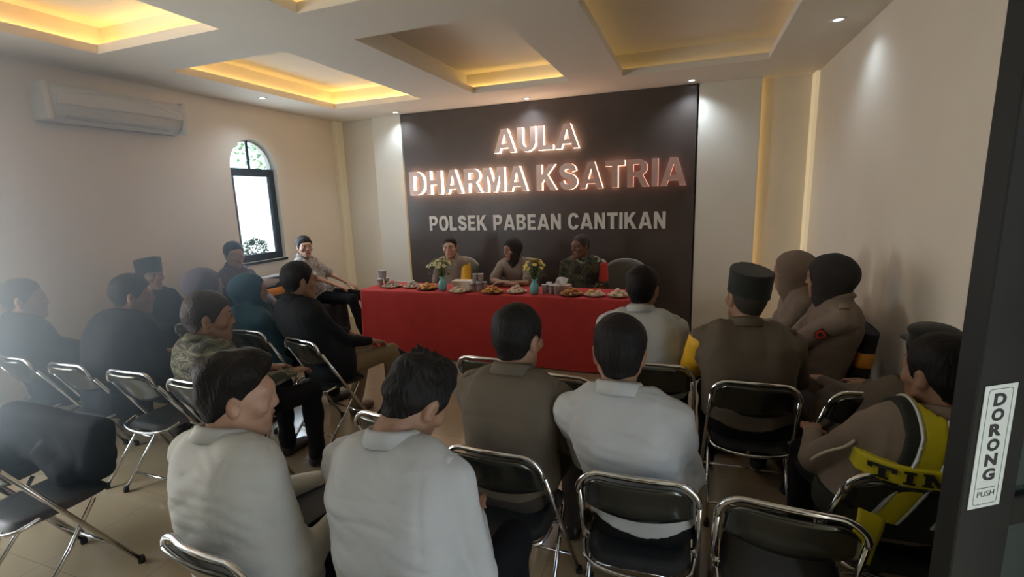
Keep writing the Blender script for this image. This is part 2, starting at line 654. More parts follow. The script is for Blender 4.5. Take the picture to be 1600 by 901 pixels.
# ------------------------------------------------------------------ heads, hands, shoes (made once, then re-used as arrays)
def head_field(sd, ears=True, female=False):
    sd.ell((0, -0.014, 0.030), (0.075, 0.097, 0.093), 0.01)
    sd.cone((0, 0.025, 0.0), (0, 0.048, -0.068), 0.064, 0.040, 0.03)
    for s in (-1, 1):
        sd.cone((s * 0.052, 0.0, -0.045), (s * 0.014, 0.066, -0.100), 0.020, 0.016, 0.03)
        sd.cone((s * 0.012, 0.080, 0.036), (s * 0.046, 0.066, 0.034), 0.012, 0.011, 0.02)
        sd.ell((s * 0.046, 0.056, -0.018), (0.024, 0.024, 0.022), 0.02)
    sd.ell((0, 0.074, -0.098), (0.020, 0.016, 0.015), 0.02)
    for s in (-1, 1):
        sd.ell((s * 0.032, 0.099, 0.014), (0.017, 0.013, 0.010), 0.014, 'sub')
        sd.ell((s * 0.032, 0.076, 0.014), (0.0155, 0.0145, 0.0125), 0.004)
        sd.cone((s * 0.046, 0.078, 0.021), (s * 0.020, 0.086, 0.022), 0.0045, 0.0045, 0.006)
    sd.cone((0, 0.084, 0.028), (0, 0.101, -0.020), 0.009, 0.0115, 0.016)
    for s in (-1, 1):
        sd.ell((s * 0.014, 0.096, -0.024), (0.009, 0.010, 0.008), 0.008)
    sd.ell((0, 0.080, -0.056), (0.030, 0.014, 0.022), 0.02)
    sd.cone((-0.020, 0.084, -0.055), (0, 0.094, -0.051), 0.004, 0.006, 0.006)
    sd.cone((0.020, 0.084, -0.055), (0, 0.094, -0.051), 0.004, 0.006, 0.006)
    sd.cone((-0.015, 0.086, -0.066), (0.015, 0.086, -0.066), 0.006, 0.006, 0.006)
    sd.cone((-0.022, 0.094, -0.0595), (0.022, 0.094, -0.0595), 0.002, 0.002, 0.004, 'sub')
    sd.cone((0, -0.026, -0.05), (0, -0.045, -0.20), 0.054, 0.060, 0.03)
    if ears:
        for s in (-1, 1):
            R = rotM(-s * 0.35, 0, s * 0.12)
            sd.ell((s * 0.080, -0.012, -0.002), (0.009, 0.021, 0.034), 0.008, rot=R)
            sd.ell((s * 0.091, -0.002, -0.002), (0.008, 0.012, 0.020), 0.006, 'sub', rot=R)


HEADS = {}


def head_arrays(h=0.0045):
    if h not in HEADS:
        sd = SDF((-0.115, -0.14, -0.23), (0.115, 0.14, 0.145), h)
        head_field(sd)
        V, Q = sd.mesh()
        C = V[Q].mean(1)
        lips = (np.abs(C[:, 0]) < 0.022) & (C[:, 2] < -0.0495) & (C[:, 2] > -0.0725) & (C[:, 1] > 0.086)
        HEADS[h] = (V, Q, lips.astype(int))
    return HEADS[h]


HAIRS = {}


def hair_arrays(style, h=0.006):
    key = (style, h)
    if key in HAIRS:
        return HAIRS[key]
    sd = SDF((-0.135, -0.155, -0.12), (0.135, 0.15, 0.19), h)
    sd.ell((0, -0.014, 0.030), (0.075, 0.097, 0.093), 0.01)
    sd.cone((0, 0.020, 0.0), (0, 0.035, -0.068), 0.062, 0.040, 0.03)
    sd.cone((0, -0.026, -0.05), (0, -0.045, -0.20), 0.054, 0.060, 0.03)
    X, Y, Z = np.meshgrid(*sd.ax, indexing='ij', sparse=True)
    zl = np.interp(sd.ax[1], [-0.12, -0.06, -0.03, 0.005, 0.02, 0.045, 0.062, 0.08, 0.11],
                   [-0.062, -0.055, -0.018, -0.004, -0.012, 0.035, 0.062, 0.078, 0.088])[None, :, None]
    top = {'short': 0.020, 'tousled': 0.028, 'undercut': 0.030, 'buzz': 0.007}[style]
    side = {'short': 0.010, 'tousled': 0.012, 'undercut': 0.006, 'buzz': 0.005}[style]
    w = np.clip((Z - 0.03) / 0.07, 0, 1)
    w = w * w * (3 - 2 * w)
    th = side + (top - side) * w
    if style == 'undercut':
        th = th + 0.014 * np.clip(Y / 0.08, 0, 1) * w
    th = th * (0.25 + 0.75 * np.clip((Z - zl) / 0.05, 0, 1)) + 0.001
    d = np.maximum(sd.D - th, (zl - Z) * 0.75)
    sd.D = d
    amp = {'short': 0.0035, 'tousled': 0.008, 'undercut': 0.005, 'buzz': 0.001}[style]
    sd.noise(amp, 75, 3 + len(style), (1, 1, 0.6))
    if style == 'tousled':
        rg = np.random.RandomState(5)
        for i in range(26):
            a = rg.uniform(0, 2 * PI)
            e = rg.uniform(0.5, 1.4)
            dv = np.array([math.cos(a) * math.cos(e), math.sin(a) * math.cos(e), math.sin(e)])
            p = np.array([0, -0.014, 0.03]) + dv * np.array([0.085, 0.105, 0.11])
            q = p + dv * 0.022 + np.array([rg.uniform(-0.02, 0.02), rg.uniform(-0.03, 0.0), 0])
            sd.cone(p, q, 0.012, 0.003, 0.012)
        sd.cone((-0.07, 0.01, 0.09), (-0.118, 0.0, 0.098), 0.014, 0.002, 0.012)
        sd.cone((-0.06, -0.03, 0.10), (-0.108, -0.03, 0.112), 0.012, 0.002, 0.012)
    HAIRS[key] = sd.mesh()
    return HAIRS[key]


def hijab_arrays(long=False, h=0.007):
    key = ('hijab', long)
    if key in HAIRS:
        return HAIRS[key]
    sd = SDF((-0.20, -0.20, -0.33), (0.20, 0.24, 0.18), h)
    sd.ell((0, -0.022, 0.032), (0.096, 0.120, 0.108), 0.01)
    sd.ell((0, -0.070, 0.010), (0.075, 0.075, 0.075), 0.05)
    sd.cone((0, 0.005, -0.03), (0, 0.02, -0.10), 0.085, 0.066, 0.03)
    sd.cone((0, -0.025, -0.06), (0, -0.03, -0.19), 0.075, 0.082, 0.04)
    if long:
        sd.slab((0, -0.03, -0.17), (0, -0.02, -0.30), 0.05, 0.10, 0.085, 0.09, 0.06)
        sd.cone((0, 0.05, -0.12), (0, 0.07, -0.28), 0.06, 0.07, 0.05)
    sd.noise(0.003, 45, 4, (1, 1, 0.5))
    sd.ell((0, 0.105, -0.008), (0.058, 0.085, 0.080), 0.012, 'sub')
    HAIRS[key] = sd.mesh()
    return HAIRS[key]


def cap_arrays(kind):
    key = ('cap', kind)
    if key in HAIRS:
        return HAIRS[key]
    sd = SDF((-0.14, -0.15, -0.02), (0.14, 0.22, 0.22), 0.006)
    if kind == 'songkok':
        def fn(X, Y, Z):
            t = np.clip((Z - 0.03) / 0.125, 0, 1)
            rx, ry = 0.088 + 0.004 * t, 0.112 + 0.004 * t
            top = 0.152 - 0.9 * X * X + 0.20 * Y + 0.12 * X
            e = (np.sqrt((X / rx) ** 2 + ((Y + 0.012) / ry) ** 2) - 1) * 0.088
            low = 0.028 + 0.10 * (Y + 0.012) - Z
            return np.maximum(np.maximum(e, Z - top), low)
        sd.put(fn, (-0.12, -0.14, 0), (0.12, 0.13, 0.19), 0.001)
    else:
        sd.ell((0, -0.014, 0.045), (0.090, 0.112, 0.098), 0.001)
        sd.ell((0, 0.0, 0.120), (0.088, 0.104, 0.035), 0.03)
        sd.ell((0, 0.105, 0.062), (0.068, 0.065, 0.012), 0.02)

        def fn2(X, Y, Z):
            return Z - 0.048 + 0 * X + 0 * Y
        sd.put(fn2, (-0.2, -0.2, -0.1), (0.2, 0.2, 0.05), 0.001, 'sub')
    HAIRS[key] = sd.mesh()
    return HAIRS[key]


HANDS = {}


def hand_arrays(curl=0.45, spread=0.0):
    key = (round(curl, 2), spread)
    if key in HANDS:
        return HANDS[key]
    sd = SDF((-0.085, -0.045, -0.12), (0.06, 0.20, 0.045), 0.0038)
    sd.cone((0, -0.03, 0), (0, 0.01, 0), 0.026, 0.024, 0.01)
    sd.slab((0, 0.008, 0), (0, 0.080, 0), 0.016, 0.029, 0.015, 0.0115, 0.015)
    for x, L, tw in ((-0.030, 0.070, 0.06), (-0.0105, 0.078, 0.02), (0.0095, 0.073, -0.02), (0.0285, 0.058, -0.07)):
        p = np.array([x, 0.084 - abs(x) * 0.12, 0.002])
        ang = curl * 0.6
        for sgl, r0, r1 in ((0.46, 0.0092, 0.0084), (0.30, 0.0084, 0.0078), (0.24, 0.0078, 0.0064)):
            d = np.array([-tw * math.cos(ang), math.cos(ang), -math.sin(ang)])
            q = p + d * L * sgl * 1.05
            sd.cone(p, q, r0, r1, 0.004)
            p = q
            ang += curl
    sd.cone((-0.020, 0.012, -0.004), (-0.046, 0.046, -0.014), 0.0135, 0.0115, 0.012)
    sd.cone((-0.046, 0.046, -0.014), (-0.052, 0.074, -0.020 - 0.02 * curl), 0.0108, 0.0098, 0.005)
    sd.cone((-0.052, 0.074, -0.020 - 0.02 * curl), (-0.048, 0.096, -0.026 - 0.03 * curl), 0.0095, 0.0075, 0.004)
    HANDS[key] = sd.mesh()
    return HANDS[key]


SHOE = None


def shoe_arrays():
    global SHOE
    if SHOE is None:
        sd = SDF((-0.07, -0.07, -0.01), (0.07, 0.24, 0.12), 0.007)
        sd.slab((0, -0.025, 0.03), (0, 0.16, 0.028), 0.004, 0.014, 0.032, 0.030, 0.02)
        sd.cone((0, 0.0, 0.055), (0, 0.12, 0.035), 0.040, 0.030, 0.03)
        sd.cone((0, -0.01, 0.05), (0, -0.005, 0.095), 0.040, 0.042, 0.02)

        def fn(X, Y, Z):
            return Z - 0.004 + 0 * X + 0 * Y
        sd.put(fn, (-0.1, -0.1, -0.05), (0.1, 0.3, 0.004), 0.002, 'sub')
        SHOE = sd.mesh()
    return SHOE


def ik(S, T, l1, l2, hint):
    S, T = np.array(S, float), np.array(T, float)
    v = T - S
    d = np.linalg.norm(v)
    if d > (l1 + l2) * 0.995:
        T = S + v / d * (l1 + l2) * 0.995
        v = T - S
        d = np.linalg.norm(v)
    u = v / d
    a = (l1 * l1 - l2 * l2 + d * d) / (2 * d)
    hgt = math.sqrt(max(l1 * l1 - a * a, 0))
    hp = np.array(hint, float)
    hp = hp - u * (hp @ u)
    hp /= np.linalg.norm(hp) + 1e-9
    return S + u * a + hp * hgt, T


PROF_T = [0, .15, .30, .5, .70, .84, .93, 1.0]
PROF_W = [.170, .165, .160, .163, .180, .182, .150, .075]
PROF_R = [.118, .118, .114, .112, .116, .104, .080, .058]


def person(label, root, yaw, head, hyaw=0.0, hpitch=0.0, hroll=0.0, sk='mid', hair='short', hat=None, hat_mat=None, hs=1.06,
           shirt=None, shirt_name='shirt', sleeve='long', trousers=None, shoes=None, collar=True, girth=1.0, shw=1.0, wrists=None,
           elbows=None, curl=0.45, knees=None, ankles=None, epaulettes=False, legs=True, seed=1, h=0.011, hh=0.005, folds=0.006,
           group=None, hat_name=None, eyes=False, twist=0.0, palms=None, seat=0.0, standing=False, hair_mat=None, tucked=True):
    P = empty('person', (root[0], root[1], 0), yaw, label, 'person', group)
    cy, sy = math.cos(-yaw), math.sin(-yaw)
    dx, dy = head[0] - root[0], head[1] - root[1]
    T = np.array([cy * dx - sy * dy, sy * dx + cy * dy, head[2]])
    HM = rotM(hyaw, hpitch, hroll)
    hc = T - HM @ np.array([0, -0.014, 0.128]) * hs
    nb = hc + 0.62 * (HM @ np.array([0, -0.052, -0.152])) + 0.38 * np.array([0, -0.055, -0.152])
    pz = 0.565 + seat
    pel = np.array([0, 0.0, pz])
    if standing:
        pel = np.array([0, 0, 0.93])
    bow = np.array([0, -0.060 / girth ** 2, 0.02])
    ctrl = (pel + nb) / 2 + bow
    K = 12
    ts = np.linspace(0, 1, K)
    curve = np.array([(1 - t) ** 2 * pel + 2 * t * (1 - t) * ctrl + t * t * nb for t in ts])

    def lat(t):
        a = twist * t
        return np.array([math.cos(a), math.sin(a), 0])

    def torso(sd, off, k=0.03, t0=0.0, t1=1.0):
        for i in range(K - 1):
            if ts[i] < t0 - 1e-6 or ts[i + 1] > t1 + 1e-6:
                continue
            a, b = ts[i], ts[i + 1]
            Wa, Wb = np.interp(a, PROF_T, PROF_W), np.interp(b, PROF_T, PROF_W)
            Ra, Rb = np.interp(a, PROF_T, PROF_R), np.interp(b, PROF_T, PROF_R)
            g = 1 + (girth - 1) * (1 - 0.4 * max(0, (a - .6) / .4))
            Wa, Wb, Ra, Rb = Wa * g * shw, Wb * g * shw, Ra * g, Rb * g
            sd.slab(curve[i], curve[i + 1], max(Wa - Ra, 0.004), max(Wb - Rb, 0.004), Ra + off, Rb + off, k, lat(a))
    tsh = 0.90
    sc = (1 - tsh) ** 2 * pel + 2 * tsh * (1 - tsh) * ctrl + tsh * tsh * nb
    wr = wrists or ((-0.11, 0.34, pz + 0.115), (0.11, 0.34, pz + 0.115))
    arms = []
    for i, s in enumerate((-1, 1)):
        S = sc + lat(tsh) * s * 0.176 * shw * (1 + (girth - 1) * .5) + np.array([0, 0.005, -0.024])
        hint = (elbows[i] if elbows else (s * 0.45, -0.45, -0.8))
        Em, Wm = ik(S, wr[i], 0.285, 0.245, hint)
        arms.append((S, Em, Wm))
    g2 = 1 + (girth - 1) * .6

    def arm(sd, S, Em, Wm, off, upto, k=0.016):
        sd.cone(S, S + (Em - S) * .35, 0.056 * g2 + off, 0.050 * g2 + off, 0.026)
        if upto == 'short':
            sd.cone(S + (Em - S) * .2, S + (Em - S) * .80, 0.051 * g2 + off, 0.049 * g2 + off + .006, k)
        else:
            sd.cone(S + (Em - S) * .2, Em, 0.050 * g2 + off, 0.042 * g2 + off, k)
            end = Em + (Wm - Em) * (0.90 if upto == 'long' else 1.0)
            sd.cone(Em, end, 0.042 * g2 + off, 0.029 + off, k)
    hips = [np.array([s * 0.092, 0.03, pz - 0.012]) for s in (-1, 1)]
    kn = knees or ((-0.15, 0.43, 0.515), (0.15, 0.43, 0.515))
    an = ankles or ((-0.15, 0.42, 0.10), (0.15, 0.42, 0.10))
    if standing:
        hips = [np.array([s * 0.09, 0.0, 0.90]) for s in (-1, 1)]
        kn = knees or ((-0.10, 0.02, 0.49), (0.10, 0.02, 0.49))
        an = ankles or ((-0.11, 0.0, 0.10), (0.11, 0.0, 0.10))
    kn = [np.array(x, float) for x in kn]
    an = [np.array(x, float) for x in an]
    allp = np.array([p for a in arms for p in a] + [nb, pel])
    lo, hi = allp.min(0) - 0.16, allp.max(0) + 0.16
    lo = np.minimum(lo, pel - np.array([0.26, 0.32, 0.16]))
    hi = np.maximum(hi, pel + np.array([0.24, 0.2, 0.1]))
    # --- body: one continuous skin (torso, neck, arms, legs) with head and hands welded on
    skm, lipm = skin(sk)
    plo, phi = lo.copy(), hi.copy()
    if legs:
        lp = np.array(hips + kn + an)
        plo, phi = np.minimum(plo, lp.min(0) - 0.13), np.maximum(phi, lp.max(0) + 0.13)
    sb = SDF(plo, phi, 0.014)
    torso(sb, -0.034, 0.02)
    sb.cone(nb + (hc - nb) * -0.15, nb + (hc - nb) * 0.35, 0.056, 0.052, 0.04)
    for a in arms:
        arm(sb, *a, -0.010, 'full')
    if legs:
        for i in (0, 1):
            sb.cone(hips[i], kn[i], 0.075, 0.050, 0.04)
            sb.cone(kn[i], an[i], 0.050, 0.036, 0.03)
            sb.cone(an[i] - np.array([0, .02, .05]), an[i] + np.array([0, .11, -.065]), 0.028, 0.022, 0.03)
    V, Q = sb.mesh()
    Vs, Qs, Ms = [V], [Q], [np.zeros(len(Q), int)]
    n = len(V)
    hv, hq, hl = head_arrays(hh)
    Vs.append((HM @ (hv * hs).T).T + hc)
    Qs.append(hq + n)
    Ms.append(hl)
    n += len(hv)
    for i, (S, Em, Wm) in enumerate(arms):
        fd = Wm - Em
        fd /= np.linalg.norm(fd)
        cv = curl[i] if isinstance(curl, (tuple, list)) else curl
        a, q = hand_arrays(cv)
        a = a.copy()
        if i == 0:
            a[:, 0] *= -1
            q = q[:, ::-1]
        if palms and palms[i] is not None:
            yv = np.array(palms[i][0], float)
            up = np.array(palms[i][1], float)
        else:
            yv = fd * 0.8 + np.array([0, 0.25, -0.05])
            up = np.array([0, 0.1, 1.0])
        yv /= np.linalg.norm(yv)
        xv = np.cross(yv, up)
        xv /= np.linalg.norm(xv)
        zv = np.cross(xv, yv)
        B = np.stack([xv, yv, zv], 1)
        # thumb lies towards -x for the right hand: mirrored for the left
        Vs.append((B @ a.T).T + Wm)
        Qs.append(q + n)
        Ms.append(np.zeros(len(q), int))
        n += len(a)
    arr_mesh('body', np.concatenate(Vs), np.concatenate(Qs), [skm, lipm], P, np.concatenate(Ms))
    # --- eyes and brows for faces turned to the camera
    if eyes:
        for s in (-1, 1):
            m = MB()
            m.blob((0, 0, 0), (0.0100, 0.0100, 0.0070), sub=2)
            m.mi = 1
            m.blob((0, 0.0085, 0), (0.0060, 0.0045, 0.0056), sub=2)
            e = m.build('eye', [M_EYE, M_IRIS], P)
            for v in e.data.vertices:
                v.co = Vector(HM @ (np.array([s * 0.032, 0.0805, 0.0135]) + np.array(v.co)) * 1.0 * hs + hc) if False else Vector((HM @ ((np.array([s * 0.032, 0.0828, 0.0135]) + np.array(v.co)) * hs)) + hc)
            m = MB()
            m.tube([(s * 0.014, 0.094, 0.035), (s * 0.030, 0.092, 0.041), (s * 0.050, 0.078, 0.036)], [0.0022, 0.0030, 0.0015], 6, flat=0.7)
            e = m.build('eyebrow', M_HAIR, P)
            for v in e.data.vertices:
                v.co = Vector((HM @ (np.array(v.co) * hs)) + hc)
    # --- hair and headgear
    if hair:
        a, q = hair_arrays(hair, 0.0045 if hair == 'tousled' else 0.006)
        arr_mesh('hair', (HM @ (a * hs).T).T + hc, q, hair_mat or (M_HAIR_F if hair == 'buzz' else M_HAIR), P)
    if hat:
        a, q = hijab_arrays(hat == 'long_headscarf') if 'headscarf' in hat else cap_arrays(hat)
        arr_mesh({'songkok': 'songkok_cap', 'cap': 'cap', 'headscarf': 'headscarf', 'long_headscarf': 'headscarf'}[hat],
                 (HM @ (a * hs).T).T + hc, q, hat_mat, P)
    # --- shirt
    up0 = hc + HM @ np.array([0, -0.035, -0.10]) - nb
    up0 /= np.linalg.norm(up0)
    sd = SDF(lo, hi, h)
    torso(sd, 0.0, 0.035)
    sd.slab(pel + np.array([0, -0.01, -0.045]), pel + np.array([0, 0.0, 0.06]), 0.07 * girth, 0.055 * girth, 0.118 * girth, 0.118 * girth, 0.03)
    sd.cone(nb - up0 * 0.02, nb + up0 * 0.035, 0.070, 0.066, 0.04)
    for i, a in enumerate(arms):
        sl = sleeve[i] if isinstance(sleeve, (tuple, list)) else sleeve
        arm(sd, *a, 0.007, sl)
        # slope from the neck to the shoulder point
        sd.cone(nb + np.array([0, -0.005, -0.035]), a[0] + np.array([0, 0, 0.012]), 0.048, 0.040, 0.05)
    sd.noise(folds * 0.5, 24, seed, (0.8, 0.8, 1.5))
    sd.crease(folds * 0.75, 46, seed + 50, (0.30, 0.45, 1.0))
    if collar:
        Xg, Yg, Zg = np.meshgrid(*sd.ax, indexing='ij', sparse=True)
        zy = nb[2] - 0.105
        sd.D += 0.0030 * np.exp(-((Zg - zy + 0.5 * (Xg - nb[0]) ** 2) / 0.006) ** 2) * (Yg < nb[1] - 0.02) * (np.abs(Xg - nb[0]) < 0.17)
        for a in arms:
            sgn_ = 1 if a[0][0] > nb[0] else -1
            pl = (Xg - a[0][0]) * sgn_ + 0.022 - 0.25 * (a[0][2] - Zg)
            sd.D += 0.0030 * np.exp(-(pl / 0.0065) ** 2) * ((Zg > a[0][2] - 0.11) & (Zg < a[0][2] + 0.09))
    # open neck so the skin shows where the collar ends
    Xg, Yg, Zg = np.meshgrid(*sd.ax, indexing='ij', sparse=True)
    al = (Xg - nb[0]) * up0[0] + (Yg - nb[1]) * up0[1] + (Zg - nb[2]) * up0[2]
    rad2 = (Xg - nb[0]) ** 2 + (Yg - nb[1]) ** 2 + (Zg - nb[2]) ** 2 - al * al
    sd.D = np.where((rad2 < 0.115 ** 2) & (al > 0.03), np.maximum(sd.D, al - 0.054), sd.D)
    if tucked and trousers:
        hem = pel[2] - 0.010 - 0.040 * np.clip(1 - (Xg / 0.15) ** 2, 0, 1) * (Yg < 0)
        near = (np.abs(Xg) < 0.21 * girth) & (Yg < 0.16) & (Zg < pel[2] + 0.12)
        keep = np.ones(sd.D.shape, bool)
        for S_, E_, W_ in arms:
            for t_ in np.linspace(0, 1, 9):
                for q0, q1 in ((S_, E_), (E_, W_)):
                    c_ = q0 + (q1 - q0) * t_
                    keep &= ((Xg - c_[0]) ** 2 + (Yg - c_[1]) ** 2 + (Zg - c_[2]) ** 2) > 0.075 ** 2
        sd.D = np.where(near & keep, np.maximum(sd.D, hem - Zg), sd.D)
    so = sdf_obj(sd, shirt_name, shirt, P)
    up = hc + HM @ np.array([0, -0.035, -0.10]) - nb
    up /= np.linalg.norm(up)
    if collar:
        yv = np.array([0, 1.0, 0])
        yv = yv - up * (yv @ up)
        yv /= np.linalg.norm(yv)
        xv = np.cross(yv, up)
        B = np.stack([xv, yv, up], 1)
        m = MB()
        prof = [(0.000, -0.030), (0.001, 0.018), (0.006, 0.026), (0.014, 0.016), (0.026, -0.022), (0.022, -0.024), (0.011, 0.008), (0.006, -0.030)]
        N = 40
        rings = []
        for j in range(N + 1):
            a = PI / 2 + 0.22 + (2 * PI - 0.44) * j / N
            fr = max(0, math.sin(a))
            ring = []
            for (r, z) in prof:
                rr = 0.0715 + r
                zz = z - 0.030 * fr ** 2 * 1.0 - (0.022 * fr ** 4 if r > .012 else 0)
                q = nb + B @ np.array([rr * 0.98 * math.cos(a), rr * 1.08 * math.sin(a), zz + 0.042])
                ring.append(m.bm.verts.new(q))
            rings.append(ring)
        for A, Bq in zip(rings[:-1], rings[1:]):
            for k in range(len(prof)):
                k2 = (k + 1) % len(prof)
                f = m.bm.faces.new((A[k], A[k2], Bq[k2], Bq[k]))
                f.smooth = True
        m.bm.faces.new(rings[0])
        m.bm.faces.new(rings[-1][::-1])
        m.build('collar', shirt, P)
    # --- epaulettes lie along the shoulder slope
    if epaulettes:
        for i in (0, 1):
            S = arms[i][0]
            a = nb + (S - nb) * 0.42 + np.array([0, -0.006, 0.052])
            b = S + np.array([0.012 * (1 if i else -1), -0.006, 0.074 * g2])
            dv = b - a
            L = np.linalg.norm(dv)
            dv /= L
            yv = np.array([0, 1.0, 0])
            zv = np.cross(dv, yv) if i == 1 else np.cross(dv, yv)
            if zv[2] < 0:
                zv = -zv
            m = MB()

            def fn(u, v, k, a=a, dv=dv, L=L, zv=zv, yv=yv):
                wd = 0.022 + 0.006 * u if u < 0.999 else 0.028
                bulge = 0.012 * math.sin(PI * min(u * 1.0, 1))
                drop = -0.012 * (2 * v - 1) ** 2
                return Vector(a + dv * L * u + yv * wd * (2 * v - 1) + zv * (bulge + drop + (0.004 if k else -0.004)))
            m.slab(fn, 8, 4)
            e = m.build('epaulette', shirt, P)
    # --- trousers, belt, shoes
    if trousers and legs:
        tl = np.array(hips + kn + an + [pel])
        sd = SDF(tl.min(0) - 0.16, tl.max(0) + 0.16, 0.012)
        sd.slab(pel + np.array([0, -0.012, -0.02]), pel + np.array([0, -0.008, 0.0]), 0.062 * girth, 0.058 * girth, 0.116 * girth, 0.116 * girth, 0.03)
        for i in (0, 1):
            sd.cone(hips[i], kn[i], 0.086, 0.064, 0.04)
            sd.cone(kn[i], an[i] + np.array([0, 0, -0.01]), 0.064, 0.053, 0.03)
        sd.noise(0.005, 30, seed + 9)
        sdf_obj(sd, 'trousers', trousers, P)
        for i in (0, 1):
            d = an[i] - kn[i]
            fy = kn[i] - hips[i]
            ang = math.atan2(-fy[0], fy[1]) * 0.8
            a, q = shoe_arrays()
            R = rotM(ang, 0, 0)
            tilt = 0
            arr_mesh('shoe', (R @ a.T).T + np.array([an[i][0], an[i][1], max(an[i][2] - 0.10, 0.0)]), q, shoes or M_SHOE, P)
    P['_x'] = 0
    del P['_x']
    info = dict(P=P, nb=nb, hc=hc, HM=HM, arms=arms, curve=curve, pel=pel, torso=torso, g2=g2, lat=lat, lo=lo, hi=hi, up=up, arm=arm)
    return info


def tube_curve(pts, n=6):
    """Catmull-Rom through pts"""
    P_ = [Vector(p) for p in pts]
    out = []
    for i in range(len(P_) - 1):
        p0, p1, p2, p3 = P_[max(i - 1, 0)], P_[i], P_[i + 1], P_[min(i + 2, len(P_) - 1)]
        for k in range(n):
            t = k / n
            out.append(0.5 * ((2 * p1) + (-p0 + p2) * t + (2 * p0 - 5 * p1 + 4 * p2 - p3) * t * t + (-p0 + 3 * p1 - 3 * p2 + p3) * t ** 3))
    out.append(P_[-1])
    return out


# ------------------------------------------------------------------ room shell
XL, XR, YF, YB, ZC = -4.95, 1.185, 6.076, -2.4, 2.906
XP0, XP1 = -3.778, 0.018       # dark panel edges
XN0, XN1 = -4.27, 0.663        # outer edges of the pale pilasters


def structure(o):
    return setp(o, kind='structure')


m = MB()
m.box((XL - 0.2, YB - 0.2, -0.1), (XR + 0.2, YF + 0.35, 0.0))
structure(m.build('floor', M_FLOOR))


def wall_with_holes(name, x0, x1, outline, holes, material):
    """vertical wall in the yz plane between x0 and x1, with holes cut through it"""
    bm = bmesh.new()
    edges = []
    for loop in [outline] + holes:
        vs = [bm.verts.new((x0, y, z)) for y, z in loop]
        edges += [bm.edges.new((vs[i], vs[(i + 1) % len(vs)])) for i in range(len(vs))]
    bmesh.ops.triangle_fill(bm, edges=edges, use_beauty=True, use_dissolve=False)
    r = bmesh.ops.extrude_face_region(bm, geom=bm.faces[:])
    for v in r['geom']:
        if isinstance(v, bmesh.types.BMVert):
            v.co.x = x1
    bmesh.ops.recalc_face_normals(bm, faces=bm.faces[:])
    me = bpy.data.meshes.new(name)
    bm.to_mesh(me)
    bm.free()
    me.materials.append(material)
    return structure(link_mesh(name, me))


WY0, WY1, WZ0, WZS, WR = 4.275, 4.945, 1.07, 2.18, 0.335
arch = [(WY0, WZ0), (WY1, WZ0)] + [((WY0 + WY1) / 2 + WR * math.cos(a), WZS + WR * math.sin(a)) for a in [PI * k / 20 for k in range(21)]]
big = [(-0.6, 0.7), (1.3, 0.7), (1.3, 2.4), (-0.6, 2.4)]
wall_with_holes('wall_left', XL, XL - 0.16, [(YB - 0.2, 0), (YF + 0.35, 0), (YF + 0.35, 3.3), (YB - 0.2, 3.3)], [arch, big], M_WALL)
wall_with_holes('wall_right', XR, XR + 0.14, [(YB - 0.2, 0), (YF + 0.35, 0), (YF + 0.35, 3.3), (YB - 0.2, 3.3)],
                [[(0.0, 0.001), (0.84, 0.001), (0.84, 2.5), (0.0, 2.5)]], M_WALL)
m = MB()
m.box((XL - 0.16, YF + 0.14, 0), (XR + 0.14, YF + 0.30, 3.3))
structure(m.build('wall_front', M_WALL))
m = MB()
m.box((XL - 0.16, YB - 0.2, 0), (XR + 0.14, YB, 3.3))
structure(m.build('wall_back', mat('dark_rear_wall', (0.10, 0.08, 0.06), 0.7, var=0.1, vscale=3)))  # unseen wall, toned dark to cut bounce light on the sitters' backs

# pale pilasters either side of the panel, with the recessed strips lit from behind; the corner trims glow in place of lit wall ends
for i, (a, b) in enumerate(((XN0, XP0 - 0.025), (XP1 + 0.02, XN1))):
    m = MB()
    m.box((a, YF, 0), (b, YF + 0.05, ZC), 0.004, 1)
    m.box((a + 0.06, YF + 0.05, 0), (b - 0.06 if i else b, YF + 0.14, ZC))
    structure(m.build('trim_%d' % (i + 1), M_WALL))
M_CORNERGLOW = mat('warm_corner_painted_glow', (0.62, 0.56, 0.42), 0.6, emit=(1.0, 0.78, 0.46), estr=0.36)  # emission put into the corner trim to stand for a lit wall return
M_CORNERGLOW2 = mat('weak_warm_corner_painted_glow', (0.62, 0.56, 0.42), 0.6, emit=(1.0, 0.80, 0.48), estr=0.10)  # weaker painted glow for the left corner, no lamp of its own
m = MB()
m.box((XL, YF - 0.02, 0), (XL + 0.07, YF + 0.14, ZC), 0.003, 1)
structure(m.build('trim_3', M_CORNERGLOW2))
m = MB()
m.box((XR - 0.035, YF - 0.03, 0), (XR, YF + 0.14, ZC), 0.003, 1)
structure(m.build('trim_4', M_CORNERGLOW))
m = MB()
m.box((XP0, YF - 0.012, 0.03), (XP1, YF + 0.10, ZC - 0.005), 0.003, 1)
structure(m.build('trim_5', M_PANEL))
m = MB()
m.box((XP0 - 0.02, YF - 0.005, 0.0), (XP1 + 0.015, YF + 0.10, 0.03), 0.003, 1)
structure(m.build('trim_6', mat('pale_skirting', (0.55, 0.46, 0.33), 0.5, var=0.05)))

# ------------------------------------------------------------------ coffered ceiling
XO = [(-4.28, -3.02), (-2.36, -1.24), (-0.70, 0.62)]
YO = [(0.30, 2.67), (3.23, 5.33)]
COVE, LIP, TOP = 0.13, 0.065, 0.235


def slabs_around(mb, z0, z1, grow):
    xs = [XL - 0.16]
    for a, b in XO:
        xs += [a - grow, b + grow]
    xs.append(XR + 0.14)
    ys = [YB - 0.2]
    for a, b in YO:
        ys += [a - grow, b + grow]
    ys.append(YF + 0.3)
    for j in range(len(ys) - 1):
        if j % 2 == 0:
            mb.box((xs[0], ys[j], z0), (xs[-1], ys[j + 1], z1))
        else:
            for i in range(0, len(xs) - 1, 2):
                mb.box((xs[i], ys[j], z0), (xs[i + 1], ys[j + 1], z1))


